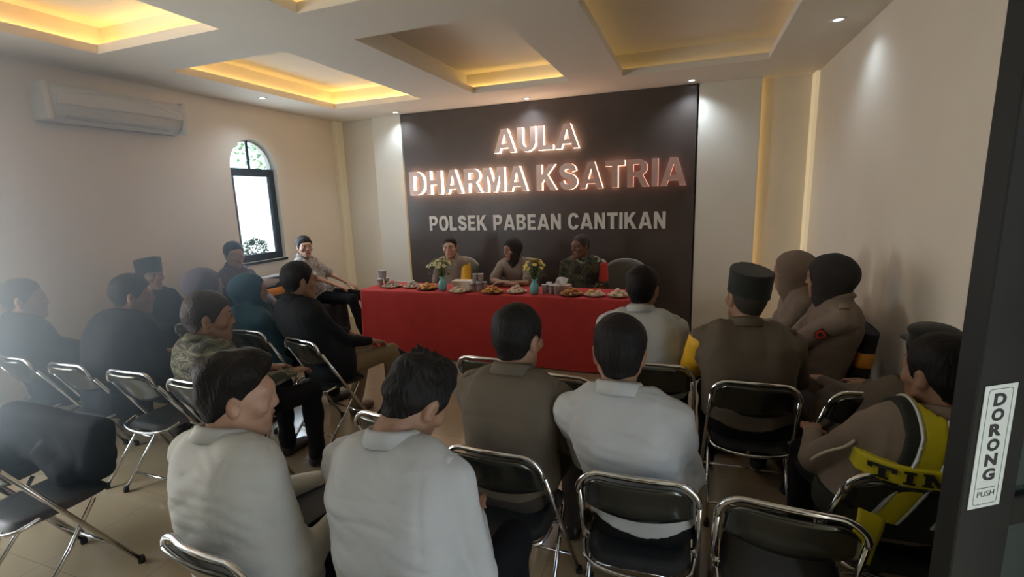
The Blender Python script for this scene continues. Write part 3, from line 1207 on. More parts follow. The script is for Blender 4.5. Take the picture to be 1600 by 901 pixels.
m = MB()
slabs_around(m, ZC, ZC + LIP, 0.0)
slabs_around(m, ZC + LIP, ZC + TOP, COVE)
m.box((XL - 0.16, YB - 0.2, ZC + TOP), (XR + 0.14, YF + 0.3, ZC + TOP + 0.1))
structure(m.build('ceiling', M_CEIL))


def led_mat(name, col, s):
    return mat(name, (0.8, 0.7, 0.5), 0.5, emit=col, estr=s)


WARM = (1.0, 0.64, 0.20)
LED = {k: led_mat('warm_led_' + k, WARM, v) for k, v in dict(bright=21, mid=11, dim=4, faint=1.8).items()}


def led_strip(p, q, level, label):
    m = MB()
    p, q = Vector(p), Vector(q)
    lo = [min(p[i], q[i]) - 0.006 for i in range(3)]
    hi = [max(p[i], q[i]) + 0.006 for i in range(3)]
    m.box(lo, hi, 0.003, 1)
    o = m.build('led_strip', LED[level])
    return setp(o, label, 'light strip', 'warm light strips in the ceiling recesses')


zl = ZC + LIP + 0.010
COFF = {}
for ix, cn in enumerate(('left', 'middle', 'right')):
    for iy, rn in enumerate(('near', 'far')):
        COFF[cn + rn] = (XO[ix], YO[iy])
levels = {'leftfar': ('bright', 'mid', 'bright', 'mid'), 'leftnear': ('bright', 'bright', 'mid', 'mid'), 'middlefar': ('mid', None, None, None),
          'middlenear': ('mid', 'mid', None, None), 'rightfar': ('faint', 'faint', 'faint', None), 'rightnear': ('dim', None, None, None)}
names = {'leftfar': 'recess nearest the arched window', 'leftnear': 'recess above the air conditioner', 'middlefar': 'middle recess before the letters',
         'middlenear': 'middle recess at the top edge', 'rightfar': 'right recess before the dark panel', 'rightnear': 'right recess nearest the door'}
sn = ('front edge', 'left edge', 'right edge', 'rear edge')
for k, lv in levels.items():
    (a, b), (c, d) = COFF[k]
    g = COVE - 0.03
    segs = [((a - g, d + g, zl), (b + g, d + g, zl)), ((a - g, c - g, zl), (a - g, d + g - 0.03, zl)), ((b + g, c - g, zl), (b + g, d + g - 0.03, zl)),
            ((a - g + 0.03, c - g, zl), (b + g - 0.03, c - g, zl))]
    for s_, l_, n_ in zip(segs, lv, sn):
        if l_ and not (k == 'middlefar' and n_ == 'left edge'):
            led_strip(s_[0], s_[1], l_, 'warm light strip along the %s of the ceiling %s' % (n_, names[k]))
# strips of the two wall niches, hidden behind the pilaster edges, and the thin line along the panel's left edge
for (x, y, lev, lab) in ((XN1 - 0.04, YF + 0.095, 'dim', 'vertical warm light strip behind the edge of the right pilaster'),
                         (XN0 + 0.04, YF + 0.095, 'faint', 'vertical warm light strip behind the left pilaster')):
    m = MB()
    m.box((x - 0.006, y - 0.006, 0.05), (x + 0.006, y + 0.006, ZC - 0.02), 0.002, 1)
    setp(m.build('led_strip', LED[lev]), lab, 'light strip')
m = MB()
m.box((XP0 - 0.016, YF + 0.06, 0.05), (XP0 - 0.008, YF + 0.07, 2.3), 0.002, 1)
setp(m.build('led_strip', LED['mid']), 'thin warm light strip along the left edge of the dark panel', 'light strip')

M_LAMP = mat('cool_lamp_face', (0.9, 0.9, 0.9), 0.4, emit=(0.86, 0.93, 1.0), estr=14)
M_RING = mat('white_lamp_ring', (0.7, 0.7, 0.68), 0.35)
for (x, y, lab, en) in ((-4.50, 4.416, 'recessed ceiling spotlight above the arched window', 8), (-3.757, 5.90, 'recessed ceiling spotlight at the left edge of the dark panel', 9),
                        (-1.913, 5.90, 'recessed ceiling spotlight above the middle of the dark panel', 9), (-0.043, 5.88, 'recessed ceiling spotlight at the right edge of the dark panel', 11),
                        (0.94, 4.356, 'recessed ceiling spotlight beside the right wall', 4.2)):
    r = empty('downlight', (x, y, ZC), 0, lab, 'ceiling light', 'recessed spotlights')
    m = MB()
    m.lathe([(0.030, -0.001), (0.033, -0.006), (0.046, -0.008), (0.052, -0.004), (0.052, 0.0), (0.030, 0.0)], seg=28)
    m.build('ring', M_RING, r)
    m = MB()
    m.lathe([(0, -0.0045), (0.020, -0.005), (0.029, -0.002), (0.029, 0.0), (0, 0.0)], seg=24)
    m.build('lamp', M_LAMP, r)
    d = bpy.data.lights.new('spot', 'SPOT')
    d.energy = en * 2.6
    d.color = (0.68, 0.83, 1.0)
    d.spot_size = 2.3
    d.spot_blend = 0.9
    d.shadow_soft_size = 0.03
    o = bpy.data.objects.new('spot', d)
    COL.objects.link(o)
    o.parent = r
    o.location = (0, 0, -0.02)

# ------------------------------------------------------------------ arched window
win = empty('window_1', (XL - 0.08, (WY0 + WY1) / 2, WZ0))
structure(win)
yc = 0.0
hw = (WY1 - WY0) / 2
zs = WZS - WZ0
m = MB()
m.box((-0.03, -hw + 0.002, 0.002), (0.03, -hw + 0.075, zs), 0.004, 1)
m.box((-0.03, hw - 0.075, 0.002), (0.03, hw - 0.002, zs), 0.004, 1)
m.box((-0.03, -hw + 0.075, 0.002), (0.03, hw - 0.075, 0.085), 0.004, 1)
m.box((-0.03, -hw + 0.075, zs - 0.09), (0.03, hw - 0.075, zs), 0.004, 1)
m.build('frame', M_BLACKFRAME, win)
m = MB()
m.tube([(0, (hw - 0.012) * math.cos(PI * k / 24), zs + (WR - 0.012) * math.sin(PI * k / 24)) for k in range(25)], 0.010, 8)
m.build('arch_frame', mat('pale_arch_frame', (0.45, 0.47, 0.44), 0.5), win)
m = MB()
m.box((-0.012, -0.02, zs), (0.012, 0.008, zs + WR - 0.012), 0.003, 1)
m.build('mullion', M_BLACKFRAME, win)
m = MB()
m.box((-0.003, -hw + 0.07, 0.08), (0.003, hw - 0.07, zs - 0.085))
m.build('pane', M_GLASS, win)
bm = bmesh.new()
vs = [bm.verts.new((-0.003, (hw - 0.014) * math.cos(PI * k / 24), zs + (WR - 0.014) * math.sin(PI * k / 24))) for k in range(25)]
f = bm.faces.new(vs)
r = bmesh.ops.extrude_face_region(bm, geom=[f])
for v in r['geom']:
    if isinstance(v, bmesh.types.BMVert):
        v.co.x = 0.003
bmesh.ops.recalc_face_normals(bm, faces=bm.faces[:])
me = bpy.data.meshes.new('arch_pane')
bm.to_mesh(me)
bm.free()
me.materials.append(M_GLASS)
link_mesh('arch_pane', me, win)
m = MB()
m.box((XL - 0.06, WY0 - 0.01, WZ0 - 0.03), (XL + 0.02, WY1 + 0.01, WZ0 - 0.001), 0.004, 1)
o = structure(m.build('trim_7', M_BLACKFRAME))

# outside the arched window: pale ground, garden wall and a tree
m = MB()
m.box((-16, -4, -0.12), (XL - 0.3, 14, -0.02))
setp(m.build('yard_ground', mat('pale_paving', (0.72, 0.72, 0.68), 0.8, var=0.06)), kind='structure')
m = MB()
m.box((-12.2, -3, 0), (-12.0, 14, 2.3))
setp(m.build('yard_wall', mat('white_yard_wall', (0.85, 0.86, 0.84), 0.8, var=0.04)), kind='structure')
tr = empty('tree', (-10.2, 10.7, 0), 0, 'leafy tree seen through the top of the arched window', 'tree')
m = MB()
m.tube([(0, 0, 0), (0.05, 0, 1.4), (-0.05, 0.1, 2.6), (0.05, 0.05, 3.6)], [0.11, 0.09, 0.07, 0.03], 10)
for k in range(6):
    a = k * 1.05
    m.tube([(0, 0.05, 2.2 + .15 * k), (0.5 * math.cos(a), 0.5 * math.sin(a), 2.8 + .15 * k), (1.0 * math.cos(a), 1.0 * math.sin(a), 3.2 + .12 * k)], [0.05, 0.03, 0.012], 7)
m.build('trunk', mat('tree_bark', (0.10, 0.07, 0.045), 0.9, var=0.2, bump=0.3), tr)
m = MB()
rg = random.Random(3)
for k in range(1100):
    a, e, rr = rg.uniform(0, 2 * PI), rg.uniform(-1, 1.4), rg.uniform(0.5, 1.0)
    c = Vector((1.5 * rr * math.cos(a) * math.cos(e), 1.5 * rr * math.sin(a) * math.cos(e), 3.5 + 1.2 * rr * math.sin(e)))
    d = Vector((rg.uniform(-1, 1), rg.uniform(-1, 1), rg.uniform(-0.8, 0.4))).normalized()
    s_ = d.cross(Vector((rg.uniform(-1, 1), rg.uniform(-1, 1), 1))).normalized()
    L = rg.uniform(0.10, 0.18)
    q = [c, c + d * L * .5 + s_ * L * .28, c + d * L, c + d * L * .5 - s_ * L * .28]
    m.bm.faces.new([m.bm.verts.new(x) for x in q])
m.build('foliage', mat('leaf_green', (0.22, 0.36, 0.14), 0.6, var=0.3, vscale=2), tr, recalc=False)

# big left window (outside the picture, they let the daylight in)
for nm, M4, w_, h_ in (('window_2', Matrix.Translation((XL - 0.08, 0.35, 0.7)) @ Matrix.Rotation(PI / 2, 4, 'Z'), 1.9, 1.7),):
    w2 = empty(nm, (0, 0, 0))
    structure(w2)
    w2.matrix_world = M4
    m = MB()
    for (x0, x1, z0, z1) in ((-w_ / 2, -w_ / 2 + .06, 0, h_), (w_ / 2 - .06, w_ / 2, 0, h_), (-w_ / 2, w_ / 2, 0, .06), (-w_ / 2, w_ / 2, h_ - .06, h_), (-.03, .03, 0, h_)):
        m.box((x0 + .001, -0.03, z0 + .001), (x1 - .001, 0.03, z1 - .001), 0.003, 1)
    m.build('frame', M_BLACKFRAME, w2)
    m = MB()
    m.box((-w_ / 2 + .05, -0.003, .05), (w_ / 2 - .05, 0.003, h_ - .05))
    m.build('pane', M_GLASS, w2)

# ------------------------------------------------------------------ air conditioner
ac = empty('air_conditioner', (XL, 3.10, 2.46), 0, 'white split air conditioner on the left wall', 'air conditioner')
m = MB()


def acfn(u, v, k):
    y = -0.56 + 1.12 * u
    pr = [(0.0, 0.0), (0.10, -0.005), (0.165, 0.035), (0.20, 0.11), (0.205, 0.22), (0.185, 0.275), (0.0, 0.285)]
    i = v * (len(pr) - 1)
    a = int(min(i, len(pr) - 2))
    t = i - a
    x = pr[a][0] + (pr[a + 1][0] - pr[a][0]) * t
    z = pr[a][1] + (pr[a + 1][1] - pr[a][1]) * t
    return Vector((x + 0.001 if k == 0 else 0.001, y, z))


m.slab(acfn, 2, 18)
m.build('body', M_WHITEPL, ac, autosmooth=False)
m = MB()
m.slab(lambda u, v, k: Vector((0.206 + 0.008 * math.sin(PI * v) + (0.006 if k else 0), -0.50 + 1.04 * u, 0.12 + 0.135 * v * (0.35 + 0.65 * math.sin(PI * (0.1 + 0.8 * u))))), 24, 6)
m.build('front_panel', M_WHITEPL, ac)
m = MB()
m.box((0.12, -0.46, -0.004), (0.19, 0.46, 0.055), 0.004, 1, Matrix.Translation((0.015, 0, 0.0)) @ Matrix.Rotation(-0.45, 4, 'Y'))
m.build('vent', M_GREYPL, ac)
m = MB()
m.tube(tube_curve([(0.222, -0.06, 0.235), (0.224, 0.12, 0.238), (0.224, 0.30, 0.212), (0.220, 0.44, 0.165), (0.214, 0.53, 0.135)]), 0.006, 8, flat=0.6)
m.build('accent_strip', mat('glossy_white_strip', (0.8, 0.8, 0.76), 0.2), ac)
for k in range(2):
    m = MB()
    m.box((-0.028, -0.45, -0.003), (0.028, 0.45, 0.003), 0.002, 1, Matrix.Translation((0.150 + .03 * k, 0, 0.0 + .035 * k)) @ Matrix.Rotation(-0.5, 4, 'Y'))
    m.build('louver', M_WHITEPL, ac)
for k in (-1, 1):
    m = MB()
    m.box((0.001, k * 0.556 - 0.022, -0.007), (0.212, k * 0.556 + 0.022, 0.291), 0.02, 3)
    m.build('side_cap', M_WHITEPL, ac)

# ------------------------------------------------------------------ glass door, opened into the room, with its sign
HX, HY = 1.165, 1.60
FX, FY = 0.540, 1.205
dd = Vector((FX - HX, FY - HY, 0))
DW = dd.length
ang = math.atan2(dd.y, dd.x)
door = empty('door_1', (HX, HY, 0.0), ang)
structure(door)
# local: +x hinge -> free edge, +y = outward face towards the camera side
DH = 2.48
m = MB()
m.box((DW - 0.15, -0.022, 0.012), (DW, 0.022, DH), 0.003, 1)
m.box((0.0, -0.022, 0.012), (0.09, 0.022, DH), 0.003, 1)
m.box((0.09, -0.022, DH - 0.1), (DW - 0.15, 0.022, DH), 0.003, 1)
m.box((0.09, -0.022, 0.012), (DW - 0.15, 0.022, 0.16), 0.003, 1)
m.box((0.09, -0.022, 0.98), (DW - 0.15, 0.022, 1.05), 0.003, 1)
m.build('door_frame', M_BLACKFRAME, door)
M_DGLASS = mat('dark_tinted_glass', (0.03, 0.045, 0.04), 0.03, spec=0.7)
m = MB()
m.box((0.085, -0.004, 0.15), (DW - 0.145, 0.004, 0.985))
m.box((0.085, -0.004, 1.045), (DW - 0.145, 0.004, DH - 0.095))
m.build('door_glass', M_DGLASS, door)
m = MB()
m.tube([(DW - 0.20, 0.022, 1.62), (DW - 0.20, 0.06, 1.62)], 0.008, 8)
m.tube([(DW - 0.20, 0.022, 2.1), (DW - 0.20, 0.06, 2.1)], 0.008, 8)
m.tube([(DW - 0.20, 0.06, 1.55), (DW - 0.20, 0.06, 2.17)], 0.013, 10)
m.build('door_handle', M_CHROME, door)


def font_mesh(txt, size, extrude=0.0, offset=0.0, sx=1.0, bevel=0.0, align='CENTER', res=4):
    c = bpy.data.curves.new('t', 'FONT')
    c.body = txt
    c.size = size
    c.extrude = extrude
    c.offset = offset
    c.bevel_depth = bevel
    c.align_x = align
    c.resolution_u = res
    o = bpy.data.objects.new('t', c)
    COL.objects.link(o)
    bpy.context.view_layer.update()
    dg = bpy.context.evaluated_depsgraph_get()
    me = bpy.data.meshes.new_from_object(o.evaluated_get(dg))
    bpy.data.objects.remove(o)
    bpy.data.curves.remove(c)
    for v in me.vertices:
        v.co.x *= sx
    return me


def fit_mesh(me, x0, x1, z0, z1):
    """flat text in xy -> fill the given box"""
    xs = [v.co.x for v in me.vertices]
    ys = [v.co.y for v in me.vertices]
    ax, bx, ay, by = min(xs), max(xs), min(ys), max(ys)
    for v in me.vertices:
        v.co.x = x0 + (v.co.x - ax) / (bx - ax) * (x1 - x0)
        v.co.y = z0 + (v.co.y - ay) / (by - ay) * (z1 - z0)
    return me


# sign: measured on the door stile
SGW, SGH = 0.087, 0.276
sgn = empty('door_sign', (0, 0, 0), 0, 'white vertical push sign lettered DORONG on the black door', 'sign')
sl = DW - 0.060
M4 = Matrix.Translation((HX, HY, 0)) @ Matrix.Rotation(ang, 4, 'Z') @ Matrix.Translation((sl, 0.0225, 1.045)) @ Matrix.Rotation(PI, 4, 'Z') @ Matrix.Rotation(PI / 2, 4, 'X')
sgn.matrix_world = M4
# sign local: x right, y up, z towards the viewer
M_SIGNW = mat('white_sign_sheet', (0.55, 0.58, 0.52), 0.45)
M_SIGNB = mat('black_sign_ink', (0.02, 0.02, 0.02), 0.6)
m = MB()
m.box((-SGW / 2, 0, 0), (SGW / 2, SGH, 0.0016), 0.0005, 1)
m.build('plate', M_SIGNW, sgn)


def round_rect(x0, x1, y0, y1, r, n=6):
    P_ = []
    for cx, cy, a0 in ((x1 - r, y1 - r, 0), (x0 + r, y1 - r, PI / 2), (x0 + r, y0 + r, PI), (x1 - r, y0 + r, 1.5 * PI)):
        for k in range(n + 1):
            a = a0 + PI / 2 * k / n
            P_.append((cx + r * math.cos(a), cy + r * math.sin(a)))
    return P_


m = MB()
A_ = round_rect(-0.0325, 0.0325, 0.008, SGH - 0.008, 0.008)
B_ = round_rect(-0.0313, 0.0313, 0.0092, SGH - 0.0092, 0.007)
va = [m.bm.verts.new((x, y, 0.0019)) for x, y in A_]
vb = [m.bm.verts.new((x, y, 0.0019)) for x, y in B_]
for k in range(len(va)):
    m.bm.faces.new((va[k], va[(k + 1) % len(va)], vb[(k + 1) % len(va)], vb[k]))
m.box((-0.025, 0.0455, 0.0015), (0.025, 0.0468, 0.002))
m.build('border', M_SIGNB, sgn)
for k, ch in enumerate('DORONG'):
    top = SGH - 0.018 - k * 0.0335
    me = fit_mesh(font_mesh(ch, 0.03, 0.0003, 0.0014), -0.0165, 0.0165, top - 0.0275, top)
    me.materials.append(M_SIGNB)
    for v in me.vertices:
        v.co.z += 0.0019
    link_mesh('letter', me, sgn)
me = fit_mesh(font_mesh('PUSH', 0.012, 0.0002), -0.023, 0.023, 0.026, 0.0385)
me.materials.append(M_SIGNB)
for v in me.vertices:
    v.co.z += 0.0019
link_mesh('word', me, sgn)

# ------------------------------------------------------------------ lettering on the dark panel
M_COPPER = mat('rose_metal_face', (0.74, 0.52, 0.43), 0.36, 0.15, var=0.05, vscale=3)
M_COPPER_DIM = mat('rose_metal_face_dimmed', (0.62, 0.38, 0.31), 0.36, 0.15, var=0.05, vscale=3)  # same rose metal, darkened in its colour for the dimmer letters
M_GLOW = mat('letter_edge_light', (0.9, 0.8, 0.7), 0.5, emit=(1.0, 0.66, 0.46), estr=7.0)
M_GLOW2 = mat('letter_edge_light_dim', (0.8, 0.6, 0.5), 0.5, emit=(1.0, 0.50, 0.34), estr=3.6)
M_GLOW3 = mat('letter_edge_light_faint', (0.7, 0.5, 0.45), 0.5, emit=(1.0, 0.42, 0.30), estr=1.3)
M_SILV = mat('silver_letter_face', (0.74, 0.72, 0.66), 0.45, 0.0)


def arc(cx, cy, rx, ry, a0, a1, n=14, e=1.0):
    o = []
    for k in range(n + 1):
        a = math.radians(a0 + (a1 - a0) * k / n)
        c, s = math.cos(a), math.sin(a)
        o.append((cx + rx * math.copysign(abs(c) ** e, c), cy + ry * math.copysign(abs(s) ** e, s)))
    return o


def s_shape():
    P_ = tube_curve([(.69, .69, 0), (.62, .83, 0), (.42, .895, 0), (.23, .85, 0), (.135, .72, 0), (.22, .595, 0), (.42, .515, 0), (.63, .43, 0), (.715, .28, 0), (.62, .145, 0), (.42, .10, 0), (.21, .15, 0), (.12, .31, 0)], 4)
    l, r = [], []
    for i, p in enumerate(P_):
        t = (P_[min(i + 1, len(P_) - 1)] - P_[max(i - 1, 0)]).normalized()
        n = Vector((-t.y, t.x, 0)) * (0.105 + 0.012 * math.sin(PI * i / (len(P_) - 1)))
        l.append((p.x + n.x, p.y + n.y))
        r.append((p.x - n.x, p.y - n.y))
    return [l, r]


GLYPH = {
    'A': [[(0, 0), (.355, 1), (.645, 1), (1, 0), (.745, 0), (.685, .19), (.315, .19), (.255, 0)], [(.378, .37), (.622, .37), (.5, .755)]],
    'H': [[(0, 0), (0, 1), (.24, 1), (.24, .61), (.58, .61), (.58, 1), (.82, 1), (.82, 0), (.58, 0), (.58, .41), (.24, .41), (.24, 0)]],
    'M': [[(0, 0), (0, 1), (.34, 1), (.525, .42), (.71, 1), (1.05, 1), (1.05, 0), (.82, 0), (.82, .66), (.615, 0), (.435, 0), (.23, .66), (.23, 0)]],
    'K': [[(0, 0), (0, 1), (.245, 1), (.245, .62), (.56, 1), (.87, 1), (.51, .60), (.92, 0), (.62, 0), (.355, .42), (.245, .29), (.245, 0)]],
    'T': [[(.285, 0), (.285, .80), (0, .80), (0, 1), (.82, 1), (.82, .80), (.535, .80), (.535, 0)]],
    'I': [[(0, 0), (0, 1), (.25, 1), (.25, 0)]],
    'L': [[(0, 0), (0, 1), (.25, 1), (.25, .20), (.67, .20), (.67, 0)]],
    'E': [[(0, 0), (0, 1), (.68, 1), (.68, .81), (.245, .81), (.245, .60), (.63, .60), (.63, .42), (.245, .42), (.245, .195), (.70, .195), (.70, 0)]],
    'N': [[(0, 0), (0, 1), (.245, 1), (.60, .43), (.60, 1), (.83, 1), (.83, 0), (.595, 0), (.23, .58), (.23, 0)]],
    'D': [[(0, 0), (0, 1)] + arc(.40, .5, .44, .5, 90, -90), [(.245, .19), (.245, .81)] + arc(.385, .5, .205, .31, 90, -90)],
    'P': [[(0, 0), (0, 1)] + arc(.45, .675, .35, .325, 90, -90) + [(.245, .35), (.245, 0)], [(.245, .53), (.245, .82)] + arc(.43, .675, .125, .145, 90, -90)],
    'R': [[(0, 0), (0, 1)] + arc(.46, .70, .36, .30, 90, -62) + [(.89, 0), (.615, 0), (.40, .39), (.245, .39), (.245, 0)], [(.245, .56), (.245, .82)] + arc(.44, .69, .125, .13, 90, -90)],
    'B': [[(0, 0), (0, 1)] + arc(.44, .745, .34, .255, 90, -68) + arc(.46, .275, .38, .275, 72, -90), [(.245, .60), (.245, .82)] + arc(.41, .71, .125, .11, 90, -90),
          [(.245, .18), (.245, .43)] + arc(.43, .305, .135, .125, 90, -90)],
    'O': [arc(.45, .5, .45, .52, 90, -269, 40, 0.9), arc(.45, .5, .205, .325, 90, -269, 30, 0.9)],
    'U': [[(0, 1)] + arc(.41, .385, .41, .405, 180, 360, 18) + [(.82, 1), (.575, 1)] + arc(.41, .385, .165, .205, 360, 180, 14) + [(.245, 1)]],
    'C': [arc(.45, .5, .45, .52, 28, 332, 34, 0.9) + arc(.45, .5, .205, .325, 322, 38, 28, 0.9)],
    'S': None,
}


def letters(sign, txt, x0, x1, z0, z1, thick, y, faces, sides, bold, gap, space):
    GLYPH['S'] = GLYPH['S'] or s_shape()
    tot = sum(space if c == ' ' else max(p[0] for p in GLYPH[c][0]) + gap for c in txt) - gap
    k = (x1 - x0) / tot
    H = z1 - z0
    x = x0
    for i, ch in enumerate(txt):
        if ch == ' ':
            x += space * k
            continue
        bm = bmesh.new()
        es = []
        if ch == 'S':
            l, r_ = [[bm.verts.new((x + p[0] * k, y, z0 + p[1] * H)) for p in q] for q in GLYPH['S']]
            for n_ in range(len(l) - 1):
                bm.faces.new((l[n_], l[n_ + 1], r_[n_ + 1], r_[n_]))
        for loop in GLYPH[ch] if ch != 'S' else []:
            pts = [p for n_, p in enumerate(loop) if (Vector(p) - Vector(loop[n_ - 1])).length > 1e-4]
            vs = [bm.verts.new((x + p[0] * k, y, z0 + p[1] * H)) for p in pts]
            es += [bm.edges.new((vs[n_], vs[(n_ + 1) % len(vs)])) for n_ in range(len(vs))]
        if es:
            bmesh.ops.triangle_fill(bm, edges=es, use_beauty=True, use_dissolve=False)
        r = bmesh.ops.extrude_face_region(bm, geom=bm.faces[:])
        for v in r['geom']:
            if isinstance(v, bmesh.types.BMVert):
                v.co.y = y - thick
        bmesh.ops.recalc_face_normals(bm, faces=bm.faces[:])
        for f in bm.faces:
            f.material_index = 0 if abs(f.normal.y) > 0.7 else 1
        me = bpy.data.meshes.new('letter')
        bm.to_mesh(me)
        bm.free()
        me.materials.append(faces(i))
        me.materials.append(sides(i))
        link_mesh('letter', me, sign)
        x += (max(p[0] for p in GLYPH[ch][0]) + gap) * k


def sign_thing(lab):
    return empty('lettering', (0, 0, 0), 0, lab, 'sign')


YP = YF - 0.012
s1 = sign_thing('glowing rose metal letters reading AULA on the dark panel')
letters(s1, 'AULA', -2.40, -1.30, 2.30, 2.59, 0.07, YP, lambda i: M_COPPER, lambda i: M_GLOW, 0.030, 0.10, 0.3)
s2 = sign_thing('glowing rose metal letters reading DHARMA KSATRIA on the dark panel')
letters(s2, 'DHARMA KSATRIA', -3.675, -0.07, 1.812, 2.125, 0.07, YP, lambda i: M_COPPER if i < 9 else M_COPPER_DIM,
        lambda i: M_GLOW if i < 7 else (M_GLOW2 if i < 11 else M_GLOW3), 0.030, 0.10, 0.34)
s3 = sign_thing('flat silver letters reading POLSEK PABEAN CANTIKAN under the glowing words')
letters(s3, 'POLSEK PABEAN CANTIKAN', -3.43, -0.285, 1.317, 1.518, 0.012, YP - 0.001, lambda i: M_SILV, lambda i: M_SILV, 0.030, 0.13, 0.45)




# ------------------------------------------------------------------ folding chairs
def make_folding_chair(seat_mat):
    r = empty('folding_chair', (0, 0, 0))
    # main frame: arch over the back, straight down to the front feet
    def side(s, z):
        t = (0.80 - z) / 0.785
        return Vector((s * (0.195 + 0.030 * t), -0.235 + 0.455 * t, z))
    arch = [side(-1, 0.72)]
    for k in range(9):
        a = PI - PI / 2 * k / 8
        arch.append(Vector((-0.118 + 0.080 * math.cos(a), side(1, 0.75).y - 0.012 * math.sin(a), 0.727 + 0.075 * math.sin(a))))
    for k in range(1, 6):
        x = -0.118 + 0.236 * k / 6
        arch.append(Vector((x, side(1, 0.75).y - 0.012 - 0.016 * (1 - (x / 0.118) ** 2), 0.802 + 0.006 * (1 - (x / .118) ** 2))))
    for k in range(9):
        a = PI / 2 - PI / 2 * k / 8
        arch.append(Vector((0.118 + 0.080 * math.cos(a), side(1, 0.75).y - 0.012 * math.sin(a), 0.727 + 0.075 * math.sin(a))))
    arch.append(side(1, 0.72))
    m = MB()
    m.tube(arch, 0.0105, 10)
    m.build('back_frame', M_CHROME, r)
    for s in (-1, 1):
        m = MB()
        m.tube([side(s, 0.722), side(s, 0.45), side(s, 0.02)], 0.0105, 10)
        leg = m.build('front_leg', M_CHROME, r)
        m = MB()
        f = side(s, 0.0)
        m.lathe([(0, 0.0), (0.015, 0.0), (0.016, 0.02), (0.0125, 0.035), (0, 0.035)], (f.x, f.y - 0.008, 0.0), 12)
        m.build('rubber_foot', M_RUBBER, leg)
        m = MB()
        m.tube([(s * 0.188, 0.10, 0.425), (s * 0.192, -0.03, 0.25), (s * 0.195, -0.225, 0.02)], 0.0095, 10)
        leg = m.build('rear_leg', M_CHROME, r)
        m = MB()
        m.lathe([(0, 0.0), (0.014, 0.0), (0.015, 0.02), (0.0115, 0.035), (0, 0.035)], (s * 0.195, -0.228, 0.0), 12)
        m.build('rubber_foot', M_RUBBER, leg)
        m = MB()
        c_ = side(s, 0.42)
        m.tube([(c_.x - s * 0.035, c_.y + 0.0, 0.42), (c_.x + s * 0.008, c_.y, 0.42)], 0.009, 10)
        m.build('pivot_bolt', M_CHROME, r)
    m = MB()
    a, b = side(-1, 0.16), side(1, 0.16)
    m.tube([a, b], 0.0075, 8)
    m.build('front_crossbar', M_CHROME, r)
    m = MB()
    m.tube([(-0.195, -0.16, 0.097), (0.195, -0.16, 0.097)], 0.0075, 8)
    m.build('rear_crossbar', M_CHROME, r)
    m = MB()
    m.tube(tube_curve([(-0.195, -0.10, 0.455), (-0.175, -0.175, 0.437), (-0.1, -0.205, 0.425), (0, -0.212, 0.42), (0.1, -0.205, 0.425), (0.175, -0.175, 0.437), (0.195, -0.10, 0.455)]), 0.0085, 8)
    m.build('seat_rail', M_CHROME, r)
    # curved back panel with its lower edge dipping in the middle

    def back(u, v, k):
        x = -0.178 + 0.356 * u
        e = 1 - (x / 0.19) ** 2
        zb = 0.650 - 0.042 * e
        zt = 0.794 - 0.055 * max(0, (abs(x) - 0.118) / 0.06) ** 2
        z = zb + (zt - zb) * v
        yy = side(1, z).y - 0.040 * e * (1 - 0.35 * v)
        return Vector((x * (1.0 + 0.04 * (1 - v)), yy + (0.008 if k else -0.006), z))
    m = MB()
    m.slab(back, 18, 8)
    m.build('backrest', M_BACKSHEET, r)

    def pad(u, v, k):
        p = back(0.02 + 0.96 * u, 0.06 + 0.88 * v, 1)
        return p + Vector((0, 0.001 + (0.014 * (math.sin(PI * u) * math.sin(PI * v)) ** 0.35 if k else 0), 0))
    m = MB()
    m.slab(pad, 14, 8)
    m.build('back_pad', M_VINYL, r)

    def seat(u, v, k):
        a, b = 2 * u - 1, 2 * v - 1
        # rounded square
        q = (abs(a) ** 5 + abs(b) ** 5) ** 0.2
        mx = max(abs(a), abs(b), 1e-6)
        a2, b2 = a * mx / max(q, 1e-6), b * mx / max(q, 1e-6)
        w = 0.185 if b2 > 0 else 0.185 - 0.015 * b2 * b2
        ee = max(0, 1 - mx ** 6)
        z = 0.432 + 0.030 * ee ** 0.5 if k else 0.432 - 0.012 * ee ** 0.5
        return Vector((a2 * w, b2 * 0.195 + 0.005, z))
    m = MB()
    m.slab(seat, 20, 20)
    m.build('seat', seat_mat, r)
    return r


chair_proto = make_folding_chair(M_SEATV)
CK = tree(chair_proto)
chair_used = [False]


def place_chair(x, y, rz, label, group):
    if not chair_used[0]:
        c = chair_proto
        chair_used[0] = True
    else:
        c = copy_tree(chair_proto, CK)
    c.location = (x, y, 0)
    c.rotation_euler = (0, 0, rz)
    setp(c, label, 'chair', group)
    return c


RG = 'folding chairs facing the red table'
LGp = 'folding chairs on the left side'
place_chair(-0.15, 1.73, 0.03, 'chrome folding chair holding the broad white-shirted man before the empty chair', RG)
place_chair(-0.67, 1.75, -0.02, 'chrome folding chair under the man in brown uniform in the middle row', RG)
place_chair(0.32, 1.70, -0.08, 'empty chrome folding chair in the foreground beside the yellow-striped vest', RG)
place_chair(0.70, 1.98, 0.05, 'chrome folding chair holding the man in the vest by the door', RG)
place_chair(-1.20, 1.90, -0.12, 'empty chrome folding chair in front of the two nearest white shirts', RG)
place_chair(-1.10, 2.74, -0.05, 'empty chrome folding chair before the left half of the uniformed man, nearest the red cloth', RG)
place_chair(-0.62, 2.58, -0.08, 'empty chrome folding chair between the two dark-haired heads before the red cloth', RG)
place_chair(-0.16, 2.88, 0.0, 'folding chair under the white-shirted man closest to the red table', RG)
place_chair(0.32, 2.72, 0.0, 'chrome folding chair holding the man with the black velvet cap', RG)
place_chair(-0.71, 0.95, 0.0, 'folding chair hidden under the foremost white shirt with shoulder straps', RG)
place_chair(-1.22, 1.03, -0.12, 'folding chair under the cream-shirted man at the bottom left', RG)
place_chair(-4.18, 1.97, 0.0, 'folding chair under the hazy man at the far left edge', LGp)
